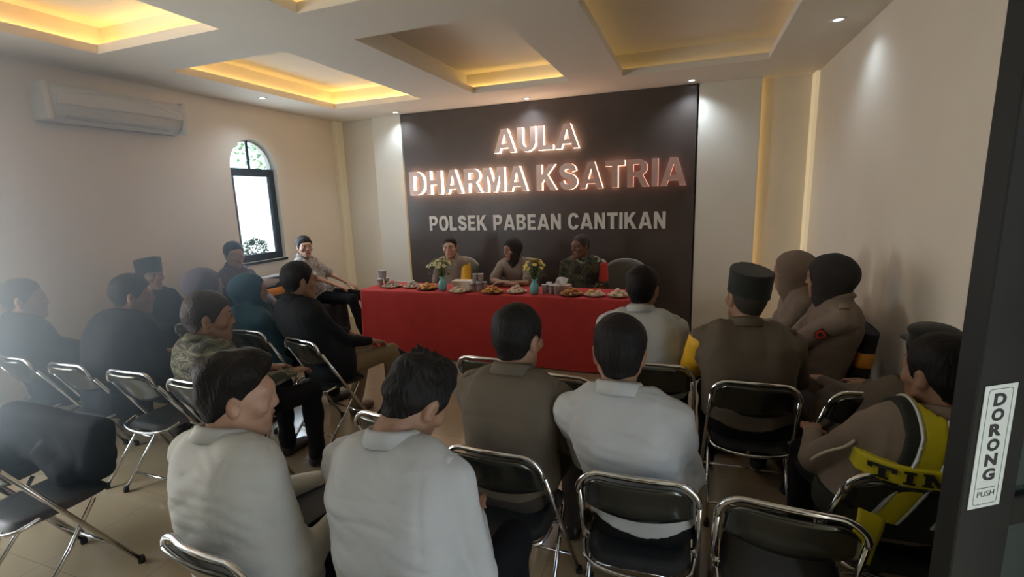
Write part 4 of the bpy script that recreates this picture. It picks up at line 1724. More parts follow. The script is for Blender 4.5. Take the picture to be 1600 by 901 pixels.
place_chair(-3.62, 1.98, 0.0, 'folding chair under the dark-jacketed man, second from the left edge', LGp)
place_chair(-3.07, 1.99, 0.0, 'empty folding chair between the dark jacket and the camouflage shirt', LGp)
place_chair(-2.53, 1.97, -0.05, 'folding chair under the man in grey-green camouflage shirt', LGp)
place_chair(-2.49, 2.78, -0.25, 'chrome folding chair under the man in khaki trousers', LGp)
place_chair(-3.16, 2.88, 0.0, 'folding chair under the person in dark teal', LGp)
place_chair(-3.78, 2.92, 0.0, 'folding chair under the woman in mauve headscarf', LGp)
place_chair(-2.75, 1.15, 0.0, 'empty folding chair with charcoal seat at the lower left edge', LGp)
place_chair(-3.27, 1.17, 0.04, 'folding chair under the heaped dark jacket, nearest the left edge', LGp)
place_chair(0.80, 2.72, 0.1, 'folding chair hidden behind the man in the vest', RG)

# ------------------------------------------------------------------ cloth-covered banquet chairs along the walls
def make_covered_chair():
    r = empty('covered_chair', (0, 0, 0))

    def cov(u, v, k):
        # back slab of the cover; u around, v up
        a = 2 * PI * u
        ca, sa = math.cos(a), math.sin(a)
        px = (abs(ca) ** 0.35) * (1 if ca > 0 else -1) * (0.215 - 0.02 * v)
        py = (abs(sa) ** 0.45) * (1 if sa > 0 else -1) * 0.042
        return px, py
    m = MB()
    N, K = 40, 14
    rings = []
    for j in range(K + 1):
        v = j / K
        z = 0.42 + 0.445 * v
        ring = []
        for i in range(N):
            px, py = cov(i / N, v, 0)
            ring.append(m.bm.verts.new((px, py - 0.205 - 0.06 * v, z + (0.02 * (1 - (px / .215) ** 2) if j == K else 0))))
        rings.append(ring)
    for A, B in zip(rings[:-1], rings[1:]):
        for i in range(N):
            f = m.bm.faces.new((A[i], A[(i + 1) % N], B[(i + 1) % N], B[i]))
            f.smooth = True
    m.bm.faces.new(rings[-1])
    m.bm.faces.new(rings[0][::-1])
    m.build('back_cover', M_BLACKCLOTH, r)
    m = MB()
    rings = []
    for j in range(9):
        v = j / 8
        z = 0.48 * (1 - v)
        ring = []
        for i in range(64):
            a = 2 * PI * i / 64
            ca, sa = math.cos(a), math.sin(a)
            g = 1 + 0.10 * v + 0.025 * v * math.sin(a * 11)
            ring.append(m.bm.verts.new(((abs(ca) ** 0.4) * (1 if ca > 0 else -1) * 0.215 * g, (abs(sa) ** 0.4) * (1 if sa > 0 else -1) * 0.225 * g, max(z, 0.004))))
        rings.append(ring)
    for A, B in zip(rings[:-1], rings[1:]):
        for i in range(64):
            f = m.bm.faces.new((A[i], B[i], B[(i + 1) % 64], A[(i + 1) % 64]))
            f.smooth = True
    m.bm.faces.new(rings[0])
    m.build('seat_cover', M_BLACKCLOTH, r)
    m = MB()
    rings = []
    for z, g in ((0.665, 1.03), (0.67, 1.07), (0.71, 1.08), (0.75, 1.07), (0.755, 1.03)):
        ring = []
        for i in range(N):
            px, py = cov(i / N, (z - 0.42) / 0.5, 0)
            ring.append(m.bm.verts.new((px * (1 + (g - 1) * .4), py * g * 1.05 - 0.205 - 0.06 * (z - .42) / .5, z)))
        rings.append(ring)
    for A, B in zip(rings[:-1], rings[1:]):
        for i in range(N):
            f = m.bm.faces.new((A[i], A[(i + 1) % N], B[(i + 1) % N], B[i]))
            f.smooth = True
    s = m.build('sash', M_ORANGE, r)
    m = MB()
    m.blob((0, -0.30, 0.705), (0.03, 0.02, 0.03), sub=2)
    for q in (-1, 1):
        m.slab(lambda u, v, k, q=q: Vector((q * (0.01 + 0.05 * u + 0.03 * u * v), -0.295 - (0.006 if k else 0) - 0.01 * math.sin(PI * u), 0.70 - 0.16 * u + 0.03 * (v - .5))), 6, 3)
    m.build('bow', M_ORANGE, s)
    return r


cov = make_covered_chair()
CVK = tree(cov)
CVG = 'black covered chairs with orange sashes'
first = True
for (x, y, rz, lab) in ((-4.56, 3.05, -PI / 2, 'black covered chair under the man in profile at the left wall'), (-4.56, 3.86, -PI / 2, 'black covered chair under the person before the window'),
                        (-4.52, 4.45, -PI / 2 - 0.05, 'black covered chair with orange sash standing empty below the arched window'),
                        (-4.52, 5.08, -PI / 2 + 0.15, 'black covered chair with orange sash behind the man in grey patterned shirt'),
                        (0.76, 3.50, PI / 2, 'black covered chair with orange sash at the right wall, nearest the door'), (0.76, 4.06, PI / 2, 'black covered chair under the woman in brown headscarf')):
    c = cov if first else copy_tree(cov, CVK)
    first = False
    c.location = (x, y, 0)
    c.rotation_euler = (0, 0, rz)
    setp(c, lab, 'chair', CVG)
# a pale cloth lies over the top of the empty chair below the window
m = MB()
m.slab(lambda u, v, k: Vector((-4.52 - 0.272 + 0.058 * math.sin(PI * (v - .5)) + (0.004 if k else 0) * (1 if v > .5 else -1), 4.25 + 0.40 * u, 0.775 + 0.125 * math.cos(PI * (v - .5)) ** 0.6 + (0.004 if k else 0))), 10, 14)
setp(m.build('folded_cloth', mat('pale_grey_cloth', (0.36, 0.34, 0.33), 0.8, bump=0.1)), 'pale cloth hung over the top of the empty chair below the window', 'cloth')

# ------------------------------------------------------------------ swivel chair behind the table
def make_office_chair():
    r = empty('office_chair', (0, 0, 0))
    shell = mat('olive_grey_plastic', (0.12, 0.115, 0.09), 0.4, var=0.06)
    m = MB()

    def bk(u, v, k):
        x = -0.24 + 0.48 * u
        zt = 0.985 - 0.10 * (abs(2 * u - 1)) ** 2.6
        z = 0.58 + (zt - 0.58) * v
        w = 1 - 0.12 * (1 - v)
        return Vector((x * w, -0.25 - 0.05 * v + 0.05 * (2 * u - 1) ** 2 + (0.022 if k else -0.012), z))
    m.slab(bk, 18, 12)
    m.build('backrest', shell, r)
    rim = [bk(u, 1, 0) + Vector((0, 0.005, 0)) for u in [k / 24 for k in range(25)]]
    m = MB()
    m.tube(rim, 0.014, 8)
    m.build('rim', mat('pale_grey_trim', (0.30, 0.29, 0.24), 0.4), r)
    m = MB()
    m.box((-0.23, -0.21, 0.43), (0.23, 0.23, 0.50), 0.03, 3)
    m.build('seat', M_SEATV, r)
    m = MB()
    m.tube([(0, -0.1, 0.43), (0, -0.29, 0.45), (0, -0.30, 0.62)], 0.02, 8)
    m.build('back_bracket', M_GREYPL, r)
    m = MB()
    m.tube([(0, 0, 0.08), (0, 0, 0.44)], 0.028, 12)
    m.build('column', M_CHROME, r)
    m = MB()
    for k in range(5):
        a = 2 * PI * k / 5
        m.tube([(0, 0, 0.105), (0.28 * math.cos(a), 0.28 * math.sin(a), 0.07)], [0.026, 0.016], 8)
    m.build('base', M_GREYPL, r)
    for k in range(5):
        a = 2 * PI * k / 5
        m = MB()
        m.blob((0.28 * math.cos(a), 0.28 * math.sin(a), 0.029), (0.028, 0.028, 0.029), sub=2)
        m.build('caster', M_RUBBER, r)
    return r


oc = make_office_chair()
OCK = tree(oc)
OCG = 'swivel chairs behind the red table'
first = True
for x, y, rz, lab in ((-0.70, 5.45, PI, 'empty swivel chair with rounded olive grey back behind the table'), (-1.15, 5.52, PI, 'swivel chair under the soldier in camouflage'),
                      (-1.93, 5.44, PI, 'swivel chair under the woman at the table'), (-2.80, 5.46, PI, 'swivel chair under the officer with yellow armband')):
    c = oc if first else copy_tree(oc, OCK)
    first = False
    c.location = (x, y, 0)
    c.rotation_euler = (0, 0, rz)
    setp(c, lab, 'chair', OCG)

# ------------------------------------------------------------------ the table under its red cloth
TX0, TX1, TY0, TY1, TH = -3.57, -0.42, 4.585, 5.13, 0.75
tb = empty('meeting_table', ((TX0 + TX1) / 2, (TY0 + TY1) / 2, 0), 0, 'long meeting table hidden under the red cloth', 'table')
lx, ly = (TX1 - TX0) / 2 - 0.02, (TY1 - TY0) / 2 - 0.02
m = MB()
m.box((-lx, -ly, TH - 0.032), (lx, ly, TH - 0.007), 0.004, 1)
m.build('tabletop', M_WOOD, tb)
for sx in (-1, 1):
    for sy_ in (-1, 1):
        m = MB()
        m.box((sx * (lx - 0.08) - 0.02, sy_ * (ly - 0.08) - 0.02, 0), (sx * (lx - 0.08) + 0.02, sy_ * (ly - 0.08) + 0.02, TH - 0.032), 0.003, 1)
        m.build('leg', M_CHROME, tb)
m = MB()
NP = 260
per = []
cx, cy_ = (TX0 + TX1) / 2, (TY0 + TY1) / 2
rr = 0.03
pp = round_rect(TX0, TX1, TY0, TY1, rr, 8)
# resample the outline
P2 = []
for i in range(len(pp)):
    a, b = Vector(pp[i] + (0,)), Vector(pp[(i + 1) % len(pp)] + (0,))
    n_ = max(1, int((b - a).length / 0.03))
    for k in range(n_):
        P2.append(a + (b - a) * k / n_)
cen = Vector((cx, cy_, 0))
rows = []
rg = random.Random(4)
ph = [rg.uniform(0, 6.28) for _ in range(4)]
for j, z in enumerate([TH, TH - 0.004, TH - 0.012, TH - 0.03, 0.62, 0.5, 0.38, 0.26, 0.14, 0.012]):
    row = []
    L = 0
    for i, p in enumerate(P2):
        q = P2[i - 1]
        L += (p - q).length
        nrm = (P2[(i + 1) % len(P2)] - q).normalized()
        out = Vector((nrm.y, -nrm.x, 0))
        g = {0: -0.012, 1: -0.004, 2: 0.0, 3: 0.003}.get(j, 0.003)
        dep = max(0, (0.72 - z) / 0.7)
        ed = min(abs(p.x - TX0), abs(p.x - TX1))
        f_ = dep * (0.006 * math.sin(L * 9 + ph[0]) + 0.004 * math.sin(L * 21 + ph[1]) + 0.012 * math.exp(-(ed / 0.12) ** 2) * math.sin(L * 34))
        row.append(m.bm.verts.new(p + out * (g + f_ + 0.02 * dep) + Vector((0, 0, z))))
    rows.append(row)
n_ = len(P2)
for A, B in zip(rows[:-1], rows[1:]):
    for i in range(n_):
        f = m.bm.faces.new((A[i], B[i], B[(i + 1) % n_], A[(i + 1) % n_]))
        f.smooth = True
m.bm.faces.new(rows[0])
setp(m.build('tablecloth', M_RED), 'plain red cloth covering the long table down to the floor', 'tablecloth')

# ------------------------------------------------------------------ things on the table
TZ = TH + 0.0005
M_VASE = mat('turquoise_glaze', (0.16, 0.42, 0.43), 0.25, var=0.06, coat=0.3)
M_PETAL = mat('pale_yellow_petal', (0.80, 0.62, 0.14), 0.6, var=0.15, vscale=30)
M_PETAL2 = mat('cream_petal', (0.62, 0.58, 0.30), 0.6, var=0.15, vscale=30)
M_STEM = mat('green_stem', (0.07, 0.13, 0.03), 0.6, var=0.2)
M_CENTRE = mat('flower_centre', (0.45, 0.30, 0.04), 0.7)


def vase(x, y, lab):
    r = empty('vase', (x, y, TZ), 0, lab, 'vase', 'turquoise vases on the red table')
    m = MB()
    m.lathe([(0, 0), (0.034, 0), (0.046, 0.03), (0.050, 0.06), (0.042, 0.095), (0.026, 0.125), (0.024, 0.14), (0.032, 0.16), (0.029, 0.16), (0.021, 0.14), (0.023, 0.12), (0.036, 0.09), (0.040, 0.06), (0, 0.02)], seg=28)
    m.build('body', M_VASE, r)


def bouquet(x, y, lab, petal, seed, spread):
    r = empty('flower_bouquet', (x, y, TZ + 0.03), 0, lab, 'flowers', 'flower bouquets on the red table')
    rg = random.Random(seed)
    pts = []
    for k in range(36):
        a = rg.uniform(0, 2 * PI)
        e = rg.uniform(0.25, 1.5)
        q = rg.uniform(0.75, 1.05)
        pts.append(Vector((spread * q * math.cos(a) * math.cos(e), spread * q * math.sin(a) * math.cos(e), 0.215 + 0.115 * q * math.sin(e))))
    m = MB()
    for p in pts:
        m.tube([(0.010 * p.x / spread, 0.010 * p.y / spread, 0.0), (0.014 * p.x / spread, 0.014 * p.y / spread, 0.12), p * 0.6 + Vector((0, 0, 0.08)), p], 0.0022, 5)
    m.build('stems', M_STEM, r)
    m = MB()
    for k in range(80):
        a = rg.uniform(0, 2 * PI)
        e = rg.uniform(-0.5, 1.0)
        c = Vector((spread * .8 * math.cos(a) * math.cos(e), spread * .8 * math.sin(a) * math.cos(e), 0.19 + 0.09 * math.sin(e)))
        d = Vector((math.cos(a), math.sin(a), rg.uniform(-.5, .8))).normalized()
        s_ = d.cross(Vector((0, 0, 1))).normalized()
        L = rg.uniform(0.03, 0.05)
        m.bm.faces.new([m.bm.verts.new(q) for q in (c, c + d * L * .5 + s_ * L * .25, c + d * L, c + d * L * .5 - s_ * L * .25)])
    m.build('leaves', M_STEM, r, recalc=False)
    for p in pts:
        n = (p - Vector((0, 0, 0.15))).normalized()
        q = n.to_track_quat('Z', 'Y').to_matrix().to_4x4()
        m = MB()
        R = rg.uniform(0.024, 0.033)
        for k in range(9):
            a = 2 * PI * k / 9
            M4 = Matrix.Translation(p) @ q @ Matrix.Rotation(a, 4, 'Z')
            m.blob((0, 0, 0), (1, 1, 1), sub=1, M=Matrix.Diagonal((0, 0, 0, 1))) if False else None
            vs = [M4 @ Vector(w) for w in ((0.002, 0, 0.001), (R * .55, R * .26, 0.004), (R, 0, 0.008), (R * .55, -R * .26, 0.004))]
            m.bm.faces.new([m.bm.verts.new(w) for w in vs])
        m.mi = 1
        m.blob(p + n * 0.003, (0.006, 0.006, 0.006), sub=1)
        m.build('flower', [petal, M_CENTRE], r, recalc=False)


vase(-2.545, 4.69, 'turquoise vase on the red table in front of the officer with the yellow armband')
bouquet(-2.545, 4.69, 'loose cream and yellow flowers before the officer with the yellow armband', M_PETAL2, 11, 0.160)
vase(-1.490, 4.69, 'turquoise vase on the red table beside the pack of water cups and tissues')
bouquet(-1.490, 4.69, 'dense bright yellow flowers to the right of the woman at the table', M_PETAL, 12, 0.120)

M_PLATE = mat('wicker_plate', (0.20, 0.10, 0.045), 0.6, var=0.3, vscale=60, bump=0.4, bscale=120)
M_PLATEW = mat('cream_plate', (0.50, 0.42, 0.30), 0.4, var=0.05)
M_FRIED = mat('fried_golden_crust', (0.68, 0.34, 0.07), 0.55, var=0.35, vscale=40, bump=0.4, bscale=120)
M_FRIED2 = mat('fried_brown_crust', (0.46, 0.16, 0.04), 0.5, var=0.35, vscale=40, bump=0.4, bscale=120)
M_CAKE = mat('pale_cake', (0.72, 0.55, 0.40), 0.6, var=0.15, vscale=40)
M_CAKEP = mat('pink_cake', (0.62, 0.18, 0.15), 0.6, var=0.15, vscale=40)
M_CAKEY = mat('yellow_cake', (0.60, 0.44, 0.06), 0.6, var=0.15, vscale=40)
M_WRAP = mat('grey_wrapped_snack', (0.40, 0.34, 0.28), 0.5, var=0.2, vscale=30)


def snack_mesh(kind):
    m = MB()
    if kind == 'spring_roll':
        m.tube([(-0.038, 0, 0.013), (-0.034, 0, 0.013), (0, 0, 0.014), (0.034, 0, 0.013), (0.038, 0, 0.013)], [0.007, 0.012, 0.0135, 0.012, 0.007], 10)
    elif kind == 'fritter':
        m.blob((0, 0, 0.017), (0.028, 0.023, 0.017), sub=2, jit=0.10)
    elif kind == 'cake_slice':
        m.box((-0.022, -0.018, 0), (0.022, 0.018, 0.028), 0.006, 2)
    elif kind == 'bun':
        m.lathe([(0, 0), (0.02, 0), (0.027, 0.012), (0.022, 0.026), (0.01, 0.032), (0, 0.033)], seg=16)
    return m


def snack_proto(kind, mt):
    o = snack_mesh(kind).build(kind, mt)
    return o


SN = {}


def plate_of(name, x, y, rad, plate_mat, kind, mt, n, lab, slab_, grp, deep=0.018, second=None):
    m = MB()
    m.lathe([(0, 0), (rad * .6, 0), (rad * .75, 0.003), (rad, deep), (rad + 0.004, deep + 0.003), (rad * .96, deep + 0.003), (rad * .72, 0.008), (0, 0.006)], seg=32)
    o = m.build(name, plate_mat)
    o.location = (x, y, TZ)
    setp(o, lab, 'plate', 'plates of snacks on the red table')
    rg = random.Random(int((x + 10) * 1000))
    for k in range(n):
        kk = kind
        mm = mt
        ll = slab_
        if second and k % second[2] == second[2] - 1:
            kk, mm, ll = second[0], second[1], second[3]
        key = (kk, mm.name)
        if key not in SN:
            s = SN[key] = snack_proto(kk, mm)
        else:
            s = SN[key].copy()
            COL.objects.link(s)
        lay = 0 if k < n * .55 else (1 if k < n * .88 else 2)
        nn = [max(1, int(n * .55)), max(1, int(n * .33)), max(1, n - int(n * .88))][lay]
        R = rad * [0.62, 0.36, 0.08][lay]
        a = 2 * PI * k / nn + rg.uniform(-.2, .2)
        s.location = (x + R * math.cos(a), y + R * math.sin(a), TZ + [0.010, 0.031, 0.050][lay])
        s.rotation_euler = (rg.uniform(-.15, .15), rg.uniform(-.15, .15), rg.uniform(0, 6.28) if kk != 'spring_roll' else a + rg.uniform(-.5, .5))
        setp(s, ll, 'snack', grp)


plate_of('plate', -3.27, 4.80, 0.115, M_PLATEW, 'cake_slice', M_WRAP, 9, 'shallow plate of wrapped snacks, leftmost on the table', 'pale snack on the leftmost plate', 'snacks on the leftmost plate', second=('cake_slice', M_CAKEP, 9, 'pink snack on the leftmost plate'))
plate_of('plate', -3.01, 4.83, 0.110, M_PLATEW, 'bun', M_WRAP, 9, 'shallow plate of pale buns, second from the left table end', 'pale bun on the second plate from the left', 'buns on the second plate')
plate_of('basket', -2.765, 4.75, 0.125, M_PLATE, 'fritter', M_FRIED, 16, 'wicker plate of golden fritters left of the turquoise vase with loose flowers', 'golden fritter in the wicker plate left of the loose flowers', 'fritters in the left wicker plate', second=('spring_roll', M_FRIED2, 3, 'brown roll in the wicker plate left of the loose flowers'))
plate_of('plate', -2.33, 4.66, 0.115, M_PLATEW, 'cake_slice', M_CAKE, 8, 'cream plate of pale cakes in front of the white box', 'pale cake slice on the cream plate before the white box', 'cakes before the white box')
plate_of('basket', -1.955, 4.68, 0.125, M_PLATE, 'spring_roll', M_FRIED, 18, 'wicker plate heaped with golden rolls between water cups and the woman', 'golden roll in the wicker plate before the woman', 'rolls in the middle wicker plate', second=('fritter', M_FRIED2, 4, 'brown fritter in the wicker plate before the woman'))
plate_of('plate', -1.70, 4.74, 0.105, M_PLATEW, 'bun', M_CAKE, 9, 'cream plate of pale buns left of the dense yellow flowers', 'pale bun on the plate left of the dense yellow flowers', 'buns left of the yellow flowers')
plate_of('basket', -1.11, 4.72, 0.120, M_PLATE, 'fritter', M_FRIED2, 17, 'wicker plate of brown fritters in front of the soldier', 'brown fritter in the wicker plate before the soldier', 'fritters before the soldier', second=('spring_roll', M_FRIED, 2, 'golden roll in the wicker plate before the soldier'))
plate_of('plate', -0.875, 4.72, 0.105, M_PLATEW, 'cake_slice', M_CAKE, 8, 'cream plate with a yellow cake on top, right of the fritters', 'pale cake slice on the plate with the yellow cake', 'cakes before the swivel chair', second=('bun', M_CAKEY, 8, 'yellow cake topping the plate right of the fritters'))
plate_of('plate', -0.645, 4.73, 0.105, M_PLATEW, 'bun', M_CAKE, 10, 'cream plate of pale buns at the right table end', 'pale bun on the rightmost plate', 'buns on the rightmost plate')

M_CUPPL = mat('clear_cup_plastic', (0.62, 0.60, 0.58), 0.15, spec=0.6, trans=0.55)
M_CUPBAND = mat('grey_cup_print', (0.34, 0.27, 0.27), 0.5, var=0.4, vscale=70)
M_CUPLID = mat('cup_lid_film', (0.55, 0.52, 0.54), 0.3)
M_CUPLIDB = mat('blue_cup_lid_film', (0.25, 0.28, 0.45), 0.3)


def make_cup():
    r = empty('water_cup', (0, 0, 0))
    m = MB()
    m.lathe([(0, 0), (0.022, 0), (0.024, 0.004), (0.032, 0.088), (0.034, 0.09), (0, 0.09)], seg=18)
    m.build('cup', M_CUPPL, r)
    m = MB()
    m.lathe([(0.0262, 0.026), (0.0304, 0.066)], seg=18)
    m.build('printed_band', M_CUPBAND, r, recalc=False)
    m = MB()
    m.lathe([(0, 0.0902), (0.0345, 0.0902), (0.0345, 0.0925), (0, 0.0925)], seg=18)
    m.build('lid', M_CUPLID, r)
    return r


cup = make_cup()
CUK = tree(cup)
first = True
for pts, lab, grp in (([(-3.47, 4.86, 0), (-3.40, 4.89, 0), (-3.43, 4.80, 0), (-3.46, 4.87, .0935), (-3.405, 4.845, .0935)], 'sealed water cup stacked at the left table end', 'water cups at the left table end'),
                      ([(-2.20, 4.72, 0), (-2.13, 4.74, 0), (-2.17, 4.80, 0), (-2.10, 4.81, 0), (-2.24, 4.79, 0), (-2.185, 4.76, .0935), (-2.12, 4.775, .0935)], 'sealed water cup in the cluster between white box and golden rolls', 'water cups in the middle'),
                      ([(-1.40, 4.76, 0), (-1.33, 4.75, 0), (-1.37, 4.83, 0), (-1.27, 4.74, 0), (-1.39, 4.90, 0)], 'sealed water cup right of the dense yellow flowers', 'water cups beside the tissues')):
    for (x, y, z) in pts:
        c = cup if first else copy_tree(cup, CUK)
        first = False
        c.location = (x, y, TZ + z)
        c.rotation_euler = (0, 0, x * 50)
        setp(c, lab, 'cup', grp)
m = MB()
m.box((-0.11, -0.06, 0), (0.11, 0.06, 0.085), 0.006, 2)
bx = empty('tissue_box', (-2.40, 4.90, TZ), 0.08, 'low white box between the loose flowers and the water cups', 'box')
m.build('body', mat('white_box_card', (0.62, 0.54, 0.42), 0.6, var=0.08, vscale=20), bx)
m = MB()
m.box((-0.112, -0.062, 0.066), (0.112, 0.062, 0.088), 0.004, 1)
m.build('lid', mat('box_lid_card', (0.68, 0.62, 0.50), 0.6), bx)
bx = empty('tissue_box', (-1.26, 4.90, TZ), -0.05, 'tissue box with a white tissue standing up, beside the dense yellow flowers', 'box')
m = MB()
m.box((-0.10, -0.055, 0), (0.10, 0.055, 0.075), 0.006, 2)
m.build('body', mat('pink_box_card', (0.55, 0.38, 0.32), 0.6, var=0.1, vscale=20), bx)
m = MB()
m.slab(lambda u, v, k: Vector((-0.075 + 0.13 * u + 0.02 * v, 0.02 * math.sin(5 * u + 2 * v) + (0.002 if k else 0), 0.07 + 0.085 * v * (0.5 + 0.5 * math.sin(PI * (.15 + .7 * u))))), 12, 8)
m.build('tissue', mat('white_tissue', (0.75, 0.74, 0.72), 0.8), bx)

# ------------------------------------------------------------------ people
def band(info, i, t0, t1, material, name, off=0.005, wide=0.004):
    """cloth band around the upper arm i (0 left, 1 right) between fractions t0..t1 of the upper arm"""
    S, Em, _ = info['arms'][i]
    d = Em - S
    lo = np.minimum(S, Em) - 0.12
    hi = np.maximum(S, Em) + 0.12
    sd = SDF(lo, hi, 0.006)
    o = off + 0.007
    g2 = info['g2']
    sd.cone(S, S + d * .35, 0.056 * g2 + o, 0.050 * g2 + o, 0.02)
    sd.cone(S + d * .2, Em, 0.050 * g2 + o, 0.047 * g2 + o + wide, 0.016)
    u = d / np.linalg.norm(d)
    L = np.linalg.norm(d)
    X, Y, Z = np.meshgrid(*sd.ax, indexing='ij', sparse=True)
    pr = (X - S[0]) * u[0] + (Y - S[1]) * u[1] + (Z - S[2]) * u[2]
    sd.D = np.maximum(sd.D, np.maximum(t0 * L - pr, pr - t1 * L))
    return sdf_obj(sd, name, material, info['P'])


def patch(info, fn, off, material, name, parent=None, extra=None, h=0.007, noise=None):
    """piece of cloth lying on the torso: torso surface grown by off, cut by fn(X,Y,Z) < 0"""
    sd = SDF(info['lo'], info['hi'], h)
    info['torso'](sd, off, 0.035)
    if extra:
        extra(sd)
    if noise:
        sd.noise(*noise)
    X, Y, Z = np.meshgrid(*sd.ax, indexing='ij', sparse=True)
    sd.D = np.maximum(sd.D, fn(X, Y, Z))
    return sdf_obj(sd, name, material, parent or info['P'])


def badge(info, i, t, col1, col2, name='arm_badge', back=0.4):
    """shield badge sewn to the upper arm, facing outward"""
    S, Em, _ = info['arms'][i]
    s = -1 if i == 0 else 1
    c = S + (Em - S) * t
    d = (Em - S) / np.linalg.norm(Em - S)
    n = np.array([s * 1.0, -back, 0.15])
    n = n - d * (n @ d)
    n /= np.linalg.norm(n)
    u = np.cross(d, n)
    R = 0.062 * info['g2']
    m = MB()
    shape = [(-.026, -.03), (.026, -.03), (.028, .008), (.018, .028), (0, .040), (-.018, .028), (-.028, .008)]
    for sc_, mi_, lift in ((1, 0, 0.0), (0.78, 1, 0.0015), (0.4, 0, 0.003)):
        m.mi = mi_
        q = [(x * sc_, y * sc_) for x, y in shape]

        def pos(x, y, z):
            a = x / R
            return Vector(c + d * y + (R + 0.004 + z + lift) * (n * math.cos(a) + u * math.sin(a)))
        top = [m.bm.verts.new(pos(x, y, 0.002)) for x, y in q]
        bot = [m.bm.verts.new(pos(x, y, -0.004)) for x, y in q]
        m.bm.faces.new(top)
        m.bm.faces.new(bot[::-1])
        for k in range(len(q)):
            m.bm.faces.new((top[k], bot[k], bot[(k + 1) % len(q)], top[(k + 1) % len(q)]))
        m._tag(m.bm.faces[-(len(q) + 2):]) if False else None
    m.bm.faces.ensure_lookup_table()
    n_ = len(shape) + 2
    for k, f in enumerate(m.bm.faces):
        f.material_index = (k // n_) % 2
    return m.build(name, [col1, col2], info['P'])


def belt(info):
    return None


RT = 'audience on the right'
# --- foreground and middle rows (seen from behind)
p = person('broad man in plain white shirt seen from behind, centre right', (-0.14, 1.75), 0.0, (-0.235, 1.76, 1.285), hyaw=0.12, hpitch=0.12,
           hair='short', shirt=M_WHITE_SHIRT, trousers=M_BLACKTR, girth=1.10, shw=0.99, seed=2, h=0.008, sk='mid', hs=1.10,
           wrists=((-0.15, 0.30, 0.68), (0.15, 0.30, 0.68)), elbows=((-0.25, -0.45, -0.85), (0.25, -0.45, -0.85)), folds=0.010)
p = person('man in plain brown uniform shirt seen from behind in the middle', (-0.68, 1.79), -0.02, (-0.655, 1.83, 1.29), hyaw=-0.25, hpitch=0.10,
           hair='short', shirt=M_BROWN_UNI, trousers=M_DKBROWN, girth=1.06, shw=1.06, seed=3, h=0.009, sk='mid', hs=1.10, epaulettes=True)
p = person('man in white shirt with shoulder straps bowing his head, nearest the camera', (-0.715, 1.02), 0.0, (-0.775, 1.33, 1.215), hyaw=-0.30, hpitch=0.62,
           hroll=0.10, hair='tousled', shirt=M_WHITE_SHIRT, trousers=M_BLACKTR, girth=1.06, shw=1.06, seed=5, h=0.007, sk='mid', hs=1.10, epaulettes=True,
           wrists=((-0.06, 0.33, 0.67), (0.05, 0.33, 0.67)), folds=0.010)
p = person('man in cream shirt at the bottom left turning his face to the right', (-1.24, 1.00), -0.15, (-1.40, 1.13, 1.24), hyaw=-0.58, hpitch=0.14,
           hair='undercut', shirt=M_CREAM_SHIRT, trousers=M_NAVY, girth=1.06, shw=1.06, seed=6, h=0.007, sk='light', hs=1.10,
           wrists=((-0.10, 0.34, 0.69), (0.09, 0.27, 0.69)), curl=(0.45, 0.6), folds=0.010)
p = person('man in white shirt sitting closest to the red table', (-0.20, 2.90), -0.02, (-0.262, 2.97, 1.295), hyaw=-0.2, hpitch=0.05,
           hair='short', shirt=M_WHITE_SHIRT, trousers=M_BLACKTR, girth=1.10, shw=1.10, seed=7, h=0.010, sk='mid', hs=1.08, epaulettes=True)
p = person('man in black velvet cap and brown uniform shirt with yellow armband', (0.31, 2.72), 0.05, (0.30, 2.74, 1.305), hyaw=0.32, hpitch=0.02, hroll=0.12,
           hair='buzz', hat='songkok', hat_mat=M_VELVET, shirt=M_BROWN_UNI, trousers=M_BLACKTR, girth=1.18, shw=1.10, seed=8, h=0.009, sk='mid', hs=1.10,
           epaulettes=True, wrists=((-0.16, 0.34, 0.68), (0.16, 0.34, 0.68)), elbows=((-.7, -.3, -.7), (.7, -.3, -.7)))
band(p, 0, -0.40, 0.86, M_YELLOW, 'armband')
p = person('woman in black headscarf and tan uniform with arm badge at the right wall', (0.77, 3.47), PI / 2 - 0.05, (0.795, 3.42, 1.325), hyaw=-0.45, hpitch=0.1,
           hair=None, hat='headscarf', hat_mat=M_BLACKHIJAB, shirt=M_TAN_UNI, tucked=False, trousers=M_BLACKTR, girth=1.10, shw=0.98, seed=9, h=0.009, sk='mid', hs=1.10,
           epaulettes=True, wrists=((-0.05, 0.34, 0.67), (0.08, 0.33, 0.67)), sleeve='long', folds=0.010)
badge(p, 0, 0.42, M_DKBROWN, M_REDBAND, back=0.1)
p = person('woman in brown headscarf and tan uniform seated beyond the black headscarf', (0.75, 4.06), PI / 2, (0.685, 3.90, 1.29), hyaw=-0.35, hpitch=0.08,
           hair=None, hat='headscarf', hat_mat=M_BROWNHIJAB, shirt=M_TAN_UNI, tucked=False, trousers=M_BLACKTR, girth=1.06, shw=0.96, seed=10, h=0.010, sk='mid', hs=1.12, folds=0.010)
p = person('man by the door in dark vest with yellow reflective stripes', (0.69, 1.98), 0.03, (0.79, 1.91, 1.235), hyaw=0.45, hpitch=0.05,
           hair='short', shirt=M_TAN_UNI, trousers=M_BLACKTR, girth=1.16, shw=1.05, seed=11, h=0.009, sk='mid', hs=1.05,
           wrists=((-0.16, 0.30, 0.69), (0.12, 0.36, 0.67)), elbows=((-0.6, -0.1, -0.8), (.6, -.2, -.6)))
vest_man = p
cap_man = person('person in dark cap mostly hidden behind the man in the striped vest', (0.78, 2.72), 0.05, (0.985, 2.47, 1.12), hyaw=0.1,
                 hair='short', hat='cap', hat_mat=M_VELVET, shirt=M_BROWN_UNI, trousers=M_DKBROWN, seed=12, h=0.012, hs=1.0, shw=0.86, wrists=((-0.08, 0.30, 0.68), (0.08, 0.30, 0.68)))

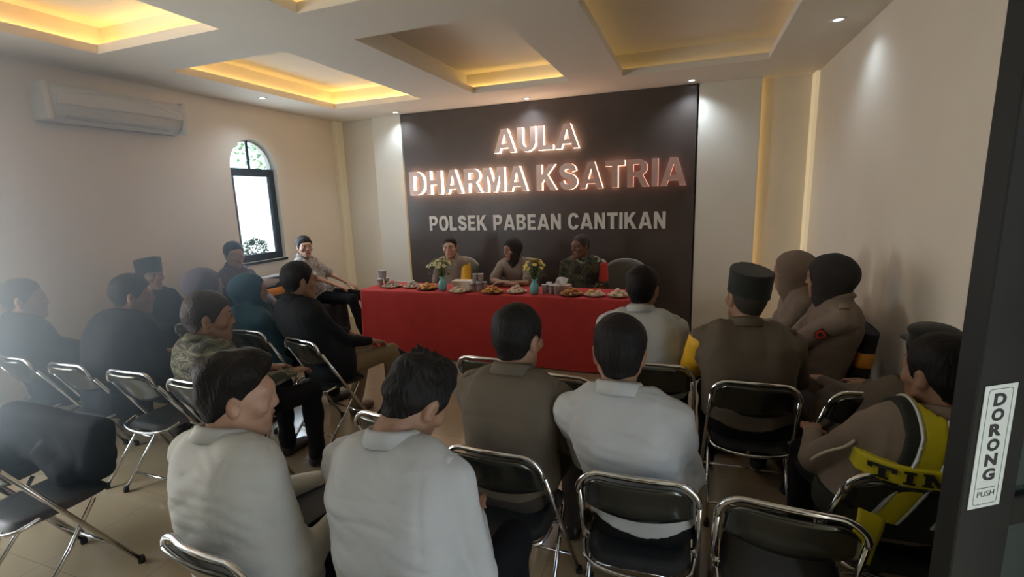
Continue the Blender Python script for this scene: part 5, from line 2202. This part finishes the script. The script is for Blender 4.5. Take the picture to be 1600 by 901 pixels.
# vest with stripes, panel and loose tab
info = vest_man
nb, pel = info['nb'], info['pel']


def vest_extra(sd):
    for i in (0, 1):
        sd.cone(nb + np.array([0, -0.005, -0.035]), info['arms'][i][0] + np.array([0, 0, 0.012]), 0.056, 0.048, 0.05)


def vest_cut(X, Y, Z):
    c = [np.sqrt((Y - info['arms'][i][0][1]) ** 2 + (Z - info['arms'][i][0][2] + 0.03) ** 2) for i in (0, 1)]
    w = 0.150
    side_ = np.abs(X - nb[0] * np.clip((Z - pel[2]) / (nb[2] - pel[2]), 0, 1)) - np.where(Z > nb[2] - 0.30, w, 0.5)
    d = np.maximum(side_, pel[2] - 0.02 - Z)
    neck = 0.098 - np.sqrt((X - nb[0]) ** 2 + (Y - nb[1] - 0.012) ** 2 + 0 * Z)
    return np.maximum(d, np.where(Z > nb[2] - 0.05, neck, -1))


patch(info, vest_cut, 0.013, M_VEST, 'vest', extra=vest_extra)
for x0, nm in ((-0.085, 'reflective_stripe'), (0.085, 'reflective_stripe')):
    def cut(X, Y, Z, x0=x0):
        xx = X - nb[0] * np.clip((Z - pel[2]) / (nb[2] - pel[2]), 0, 1) - x0 * (1 - 0.15 * np.clip((Z - pel[2]) / .5, 0, 1))
        neck = 0.100 - np.sqrt((X - nb[0]) ** 2 + (Y - nb[1] - 0.012) ** 2 + 0 * Z)
        return np.maximum(np.maximum(np.abs(xx) - 0.033, pel[2] + 0.06 - Z), neck)
    patch(info, cut, 0.018, M_HIVIS, nm, extra=vest_extra)
    for q in (-1, 1):
        def cut2(X, Y, Z, x0=x0, q=q):
            xx = X - nb[0] * np.clip((Z - pel[2]) / (nb[2] - pel[2]), 0, 1) - x0 * (1 - 0.15 * np.clip((Z - pel[2]) / .5, 0, 1)) - q * 0.036
            neck = 0.102 - np.sqrt((X - nb[0]) ** 2 + (Y - nb[1] - 0.012) ** 2 + 0 * Z)
            return np.maximum(np.maximum(np.abs(xx) - 0.006, pel[2] + 0.06 - Z), neck)
        patch(info, cut2, 0.0205, M_REFLECT, 'reflective_edge', extra=vest_extra, h=0.006)
PZ0, PZ1 = pel[2] + 0.232, pel[2] + 0.300


def cutp(X, Y, Z):
    return np.maximum(np.maximum(np.abs(X - 0.0) - 0.155, np.maximum(PZ0 - Z, Z - PZ1)), Y - 0.02)


panel = patch(info, cutp, 0.024, M_HIVIS, 'name_panel', extra=vest_extra, h=0.006)
PV = np.array([v.co[:] for v in panel.data.vertices])
# letters bent onto the panel
Pmat = info['P'].matrix_world


def torso_back_y(x, z):
    q = PV[(np.abs(PV[:, 0] - x) < 0.010) & (np.abs(PV[:, 2] - z) < 0.012)]
    return (q[:, 1].min() if len(q) else -0.2) - 0.001


M_INK = mat('black_print', (0.015, 0.015, 0.012), 0.7)
SLAB = {'T': [(.27, 0), (.73, 0), (.73, .15), (.62, .15), (.62, .80), (.84, .80), (.84, .62), (1, .62), (1, 1), (0, 1), (0, .62), (.16, .62), (.16, .80), (.38, .80), (.38, .15), (.27, .15)],
        'I': [(0, 0), (.5, 0), (.5, .16), (.38, .16), (.38, .84), (.5, .84), (.5, 1), (0, 1), (0, .84), (.12, .84), (.12, .16), (0, .16)],
        'M': [(0, 0), (.40, 0), (.40, .15), (.30, .15), (.30, .62), (.53, .05), (.65, .05), (.88, .62), (.88, .15), (.78, .15), (.78, 0), (1.18, 0), (1.18, .15), (1.10, .15), (1.10, .85), (1.18, .85),
              (1.18, 1), (.84, 1), (.59, .40), (.34, 1), (0, 1), (0, .85), (.08, .85), (.08, .15), (0, .15)]}
for ch, x0, x1 in (('T', -0.135, -0.070), ('I', -0.052, -0.022), ('M', -0.004, 0.082)):
    bm = bmesh.new()
    wmax = max(q[0] for q in SLAB[ch])
    vs = []
    for qx, qz in SLAB[ch]:
        x, z = x0 + qx / wmax * (x1 - x0), PZ0 + 0.012 + qz * (PZ1 - PZ0 - 0.024)
        vs.append(bm.verts.new((x, torso_back_y(x, z), z)))
    es = [bm.edges.new((vs[n_], vs[(n_ + 1) % len(vs)])) for n_ in range(len(vs))]
    bmesh.ops.triangle_fill(bm, edges=es, use_beauty=True, use_dissolve=False)
    r = bmesh.ops.extrude_face_region(bm, geom=bm.faces[:])
    for v in r['geom']:
        if isinstance(v, bmesh.types.BMVert):
            v.co.y -= 0.003
    bmesh.ops.recalc_face_normals(bm, faces=bm.faces[:])
    me = bpy.data.meshes.new('letter')
    bm.to_mesh(me)
    bm.free()
    me.materials.append(M_INK)
    link_mesh('letter', me, info['P'])
# yellow tab hanging over the chair back
m = MB()
m.slab(lambda u, v, k: Vector((-0.16 + 0.075 * u - 0.04 * v, -0.262 - 0.03 * math.sin(2 * v) - (0.003 if k else 0) - 0.006 * math.sin(6 * v + u), 0.705 - 0.155 * v - 0.025 * u)), 6, 12)
tab = m.build('hanging_tab', M_HIVIS, info['P'])
# white lanyard cord on the left sleeve
S, Em, _ = info['arms'][0]
d = (Em - S) / np.linalg.norm(Em - S)
pts = []
for k in range(9):
    t = -0.05 + 0.75 * k / 8
    n = np.array([-0.55, -0.85, 0.2])
    n = n - d * (n @ d)
    n /= np.linalg.norm(n)
    pts.append(S + (Em - S) * t + n * (0.082 + 0.012 * math.sin(k)) * 1.0 + np.array([0.01 * math.sin(k * 0.8), 0, 0]))
m = MB()
m.tube([Vector(q) for q in pts], 0.0055, 8)
m.build('shoulder_cord', mat('cream_cord', (0.55, 0.50, 0.40), 0.7), info['P'])

# dark jacket heaped over the two empty seats at the left edge
sd = SDF((-3.62, 1.0, 0.44), (-2.45, 1.55, 0.85), 0.011)
sd.slab((-3.0, 1.33, 0.53), (-3.0, 1.37, 0.69), 0.35, 0.35, 0.070, 0.060, 0.05)
sd.cone((-3.38, 1.30, 0.55), (-3.2, 1.22, 0.52), 0.08, 0.06, 0.05)
sd.cone((-2.95, 1.27, 0.57), (-2.72, 1.24, 0.51), 0.05, 0.045, 0.04)
sd.noise(0.006, 14, 77)
sd.crease(0.007, 30, 78, (0.6, 0.6, 1.0))
Zc_ = sd.ax[2][None, None, :]
sd.D = np.maximum(sd.D, 0.463 - Zc_)
setp(sdf_obj(sd, 'jacket', M_NAVY), 'dark jacket heaped on two empty seats at the lower left edge', 'jacket')

# folder on the cream-shirted man's lap and the orange card in the other lap
m = MB()
m.box((-0.11, -0.15, -0.006), (0.11, 0.15, 0.006), 0.004, 2)
o = setp(m.build('folder', mat('navy_folder', (0.012, 0.018, 0.032), 0.5, var=0.1)), 'dark navy folder held on the lap of the cream-shirted man', 'folder')
o.location = (-1.24, 1.33, 0.685)
o.rotation_euler = (0.25, 0.10, -0.45)
m = MB()
m.slab(lambda u, v, k: Vector((-0.05 + 0.10 * u, -0.05 + 0.10 * v, 0.055 * abs(2 * u - 1) + (0.003 if k else 0))), 8, 2, smooth=False)
o = setp(m.build('folded_card', M_ORANGE), 'orange folded card on the lap of the woman in black headscarf', 'card')
o.location = (0.60, 3.28, 0.650)
o.rotation_euler = (0.5, 0.2, 0.4)

# --- behind the table
HT = 'people behind the red table'
p = person('officer with yellow armband behind the loose flowers', (-2.80, 5.42), PI, (-2.795, 5.40, 1.285), hyaw=0.25, hpitch=0.05, sk='light', hair='buzz', hair_mat=M_HAIR,
           shirt=M_TAN_UNI, sleeve='short', trousers=M_DKBROWN, eyes=True, hh=0.0042, seed=13, h=0.010, epaulettes=True, hs=1.04,
           wrists=((-0.10, 0.26, 0.70), (0.10, 0.26, 0.70)))
band(p, 0, -0.40, 0.86, M_YELLOW, 'armband')
p = person('woman in black headscarf leaning on the table with crossed forearms', (-1.93, 5.42), PI, (-1.955, 5.30, 1.275), hyaw=-0.45, hpitch=0.15, sk='mid', hair=None,
           hat='headscarf', hat_mat=M_BLACKHIJAB, shirt=M_TAN_UNI, sleeve='short', trousers=M_DKBROWN, eyes=True, hh=0.0042, seed=14, h=0.010, hs=1.0, epaulettes=True,
           wrists=((0.02, 0.36, 0.795), (-0.03, 0.40, 0.80)), elbows=((-1, 0.1, -0.3), (1, 0.1, -0.3)), palms=(((0.9, .25, 0), (0, 0, 1)), ((-0.9, .25, 0), (0, 0, 1))))
p = person('soldier in dark camouflage with red armband at the table', (-1.15, 5.46), PI, (-1.155, 5.40, 1.305), hyaw=-0.65, hpitch=0.05, sk='dark', hair='buzz', hair_mat=M_HAIR_F,
           shirt=M_CAMO, sleeve='short', trousers=M_CAMO, eyes=True, hh=0.0042, seed=15, h=0.010, girth=1.10, shw=1.10, hs=1.06,
           wrists=((-0.10, 0.24, 0.70), (0.10, 0.24, 0.70)))
band(p, 0, -0.12, 0.86, M_REDBAND, 'armband')

# --- left side
p = person('hazy man in dark jacket at the far left edge', (-4.18, 1.98), -0.1, (-4.37, 1.96, 1.275), hyaw=-0.6, hair='short', shirt=M_NAVY, tucked=False, trousers=M_BLACKTR, seed=16, h=0.011, girth=1.1, hs=1.1)
p = person('man in dark navy jacket with pale collar edge, second from the left', (-3.58, 2.00), -0.1, (-3.60, 2.20, 1.29), hyaw=-0.45, hpitch=0.1, hair='short', shirt=M_NAVY, tucked=False, trousers=M_BLACKTR,
           seed=17, h=0.011, girth=1.28, shw=1.14, hs=1.12, wrists=((-0.15, 0.40, 0.68), (0.15, 0.40, 0.68)))
p = person('man in profile wearing a black cap against the left wall', (-4.56, 3.05), -PI / 2, (-4.60, 2.98, 1.275), hyaw=0.0, hair='buzz', eyes=True, hat='songkok', hat_mat=M_VELVET, shirt=M_NAVY, tucked=False, trousers=M_BLACKTR,
           seed=18, h=0.012, hs=1.05)
p = person('woman in mauve headscarf sitting behind the camouflage shirt', (-3.76, 2.92), -0.1, (-3.66, 2.77, 1.255), hyaw=-0.4, hair=None, hat='headscarf', hat_mat=M_PURPLE, shirt=M_MAUVE,
           trousers=M_BLACKTR, seed=19, h=0.011, hs=1.12)
p = person('man in grey-green camouflage shirt seen from behind on the left', (-2.53, 1.99), -0.15, (-2.56, 1.94, 1.255), hyaw=-0.55, hpitch=0.08, hair='short', eyes=True, shirt=M_CAMO2, trousers=M_BLACKTR,
           seed=20, h=0.009, hs=1.14, sk='mid', girth=1.08, shw=1.04, hair_mat=mat('greying_hair', (0.035, 0.032, 0.032), 0.6, bump=0.8, bscale=80))
p = person('person in dusky shirt sitting before the arched window', (-4.56, 3.88), -PI / 2, (-4.58, 3.86, 1.36), hyaw=-0.4, hair='short', shirt=M_MAUVE, trousers=M_BLACKTR, seed=21, h=0.012, hs=1.08)
p = person('person in dark teal headscarf and clothes on the left', (-3.16, 2.90), -0.2, (-3.25, 2.83, 1.21), hyaw=-0.7, hair=None, hat='long_headscarf', hat_mat=M_TEAL, shirt=M_TEAL, tucked=False, trousers=M_BLACKTR,
           seed=22, h=0.011, hs=1.08)
p = person('man in black jacket and khaki trousers seen from behind on the left', (-2.50, 2.82), -0.25, (-2.70, 2.78, 1.315), hyaw=-0.15, hpitch=0.05, hair='short', shirt=M_BLKJACK, shirt_name='jacket', tucked=False, trousers=M_KHAKI,
           shoes=M_BROWNSHOE, seed=23, h=0.009, girth=1.12, shw=1.08, hs=1.12, wrists=((-0.12, 0.34, 0.66), (0.13, 0.27, 0.67)), knees=((-0.17, 0.42, 0.52), (0.14, 0.45, 0.53)), ankles=((-0.15, 0.28, 0.10), (0.15, 0.42, 0.10)))
p = person('man in grey patterned shirt facing the room beside the arched window', (-4.52, 5.06), -PI / 2 + 0.15, (-4.61, 4.91, 1.335), hyaw=-0.62, hpitch=0.0, hair='short', shirt=M_BATIK, tucked=False, trousers=M_BLACKTR,
           eyes=True, hh=0.0045, seed=24, h=0.011, sk='light', hs=1.06, sleeve='short', knees=((-0.14, 0.50, 0.53), (0.14, 0.50, 0.53)), ankles=((-0.15, 0.60, 0.10), (0.15, 0.62, 0.10)))

# clipped round shrub in a pot outside the window
sh = empty('potted_shrub', (-5.62, 5.08, -0.02), 0, 'round clipped shrub outside the lower part of the arched window', 'plant')
m = MB()
m.lathe([(0, 0), (0.13, 0), (0.17, 0.30), (0.185, 0.32), (0.185, 0.35), (0.165, 0.35), (0.15, 0.31), (0, 0.30)], seg=24)
m.build('pot', mat('grey_pot', (0.25, 0.25, 0.24), 0.7, var=0.1), sh)
m = MB()
m.tube([(0, 0, 0.30), (0.01, 0, 0.7), (0, 0, 1.12)], 0.018, 8)
m.build('stem', mat('shrub_stem', (0.12, 0.08, 0.05), 0.9), sh)
m = MB()
rg = random.Random(8)
for k in range(900):
    v = Vector((rg.gauss(0, 1), rg.gauss(0, 1), rg.gauss(0, 1))).normalized() * rg.uniform(0.08, 0.145)
    c = Vector((0, 0, 1.17)) + Vector((v.x * 1.05, v.y * 1.05, v.z))
    d = (v.normalized() + Vector((rg.uniform(-.7, .7), rg.uniform(-.7, .7), rg.uniform(-.7, .7)))).normalized()
    s_ = d.cross(Vector((rg.uniform(-1, 1), rg.uniform(-1, 1), 1))).normalized()
    L = rg.uniform(0.025, 0.045)
    m.bm.faces.new([m.bm.verts.new(q) for q in (c, c + d * L * .5 + s_ * L * .3, c + d * L, c + d * L * .5 - s_ * L * .3)])
m.build('foliage', mat('shrub_leaf', (0.04, 0.09, 0.03), 0.6, var=0.3), sh, recalc=False)


# ------------------------------------------------------------------ scattering volume added to give the veiling glare of the left window
m = MB()
m.box((XL + 0.01, -1.4, 0.03), (-1.9, 4.2, 2.88))
hm = bpy.data.materials.new('glare_haze')
hm.use_nodes = True
hn = hm.node_tree
hn.nodes.clear()
ho = hn.nodes.new('ShaderNodeOutputMaterial')
hv = hn.nodes.new('ShaderNodeVolumeScatter')
hv.inputs['Color'].default_value = (0.66, 0.86, 1.0, 1)
hc_ = hn.nodes.new('ShaderNodeNewGeometry')
hd = hn.nodes.new('ShaderNodeVectorMath')
hd.operation = 'DISTANCE'
hd.inputs[1].default_value = (-3.5, 1.05, 1.75)
hr = hn.nodes.new('ShaderNodeMapRange')
hr.interpolation_type = 'SMOOTHSTEP'
hr.inputs['From Min'].default_value = 0.0
hr.inputs['From Max'].default_value = 2.0
hr.inputs['To Min'].default_value = 0.95
hr.inputs['To Max'].default_value = 0.0
hn.links.new(hc_.outputs['Position'], hd.inputs[0])
hn.links.new(hd.outputs['Value'], hr.inputs['Value'])
hn.links.new(hr.outputs['Result'], hv.inputs['Density'])
hv.inputs['Anisotropy'].default_value = 0.7
hn.links.new(hv.outputs[0], ho.inputs['Volume'])
hz = m.build('haze', hm)
setp(hz, 'bluish haze volume added for the window glare over the seats at the far left', 'haze', kind='stuff')
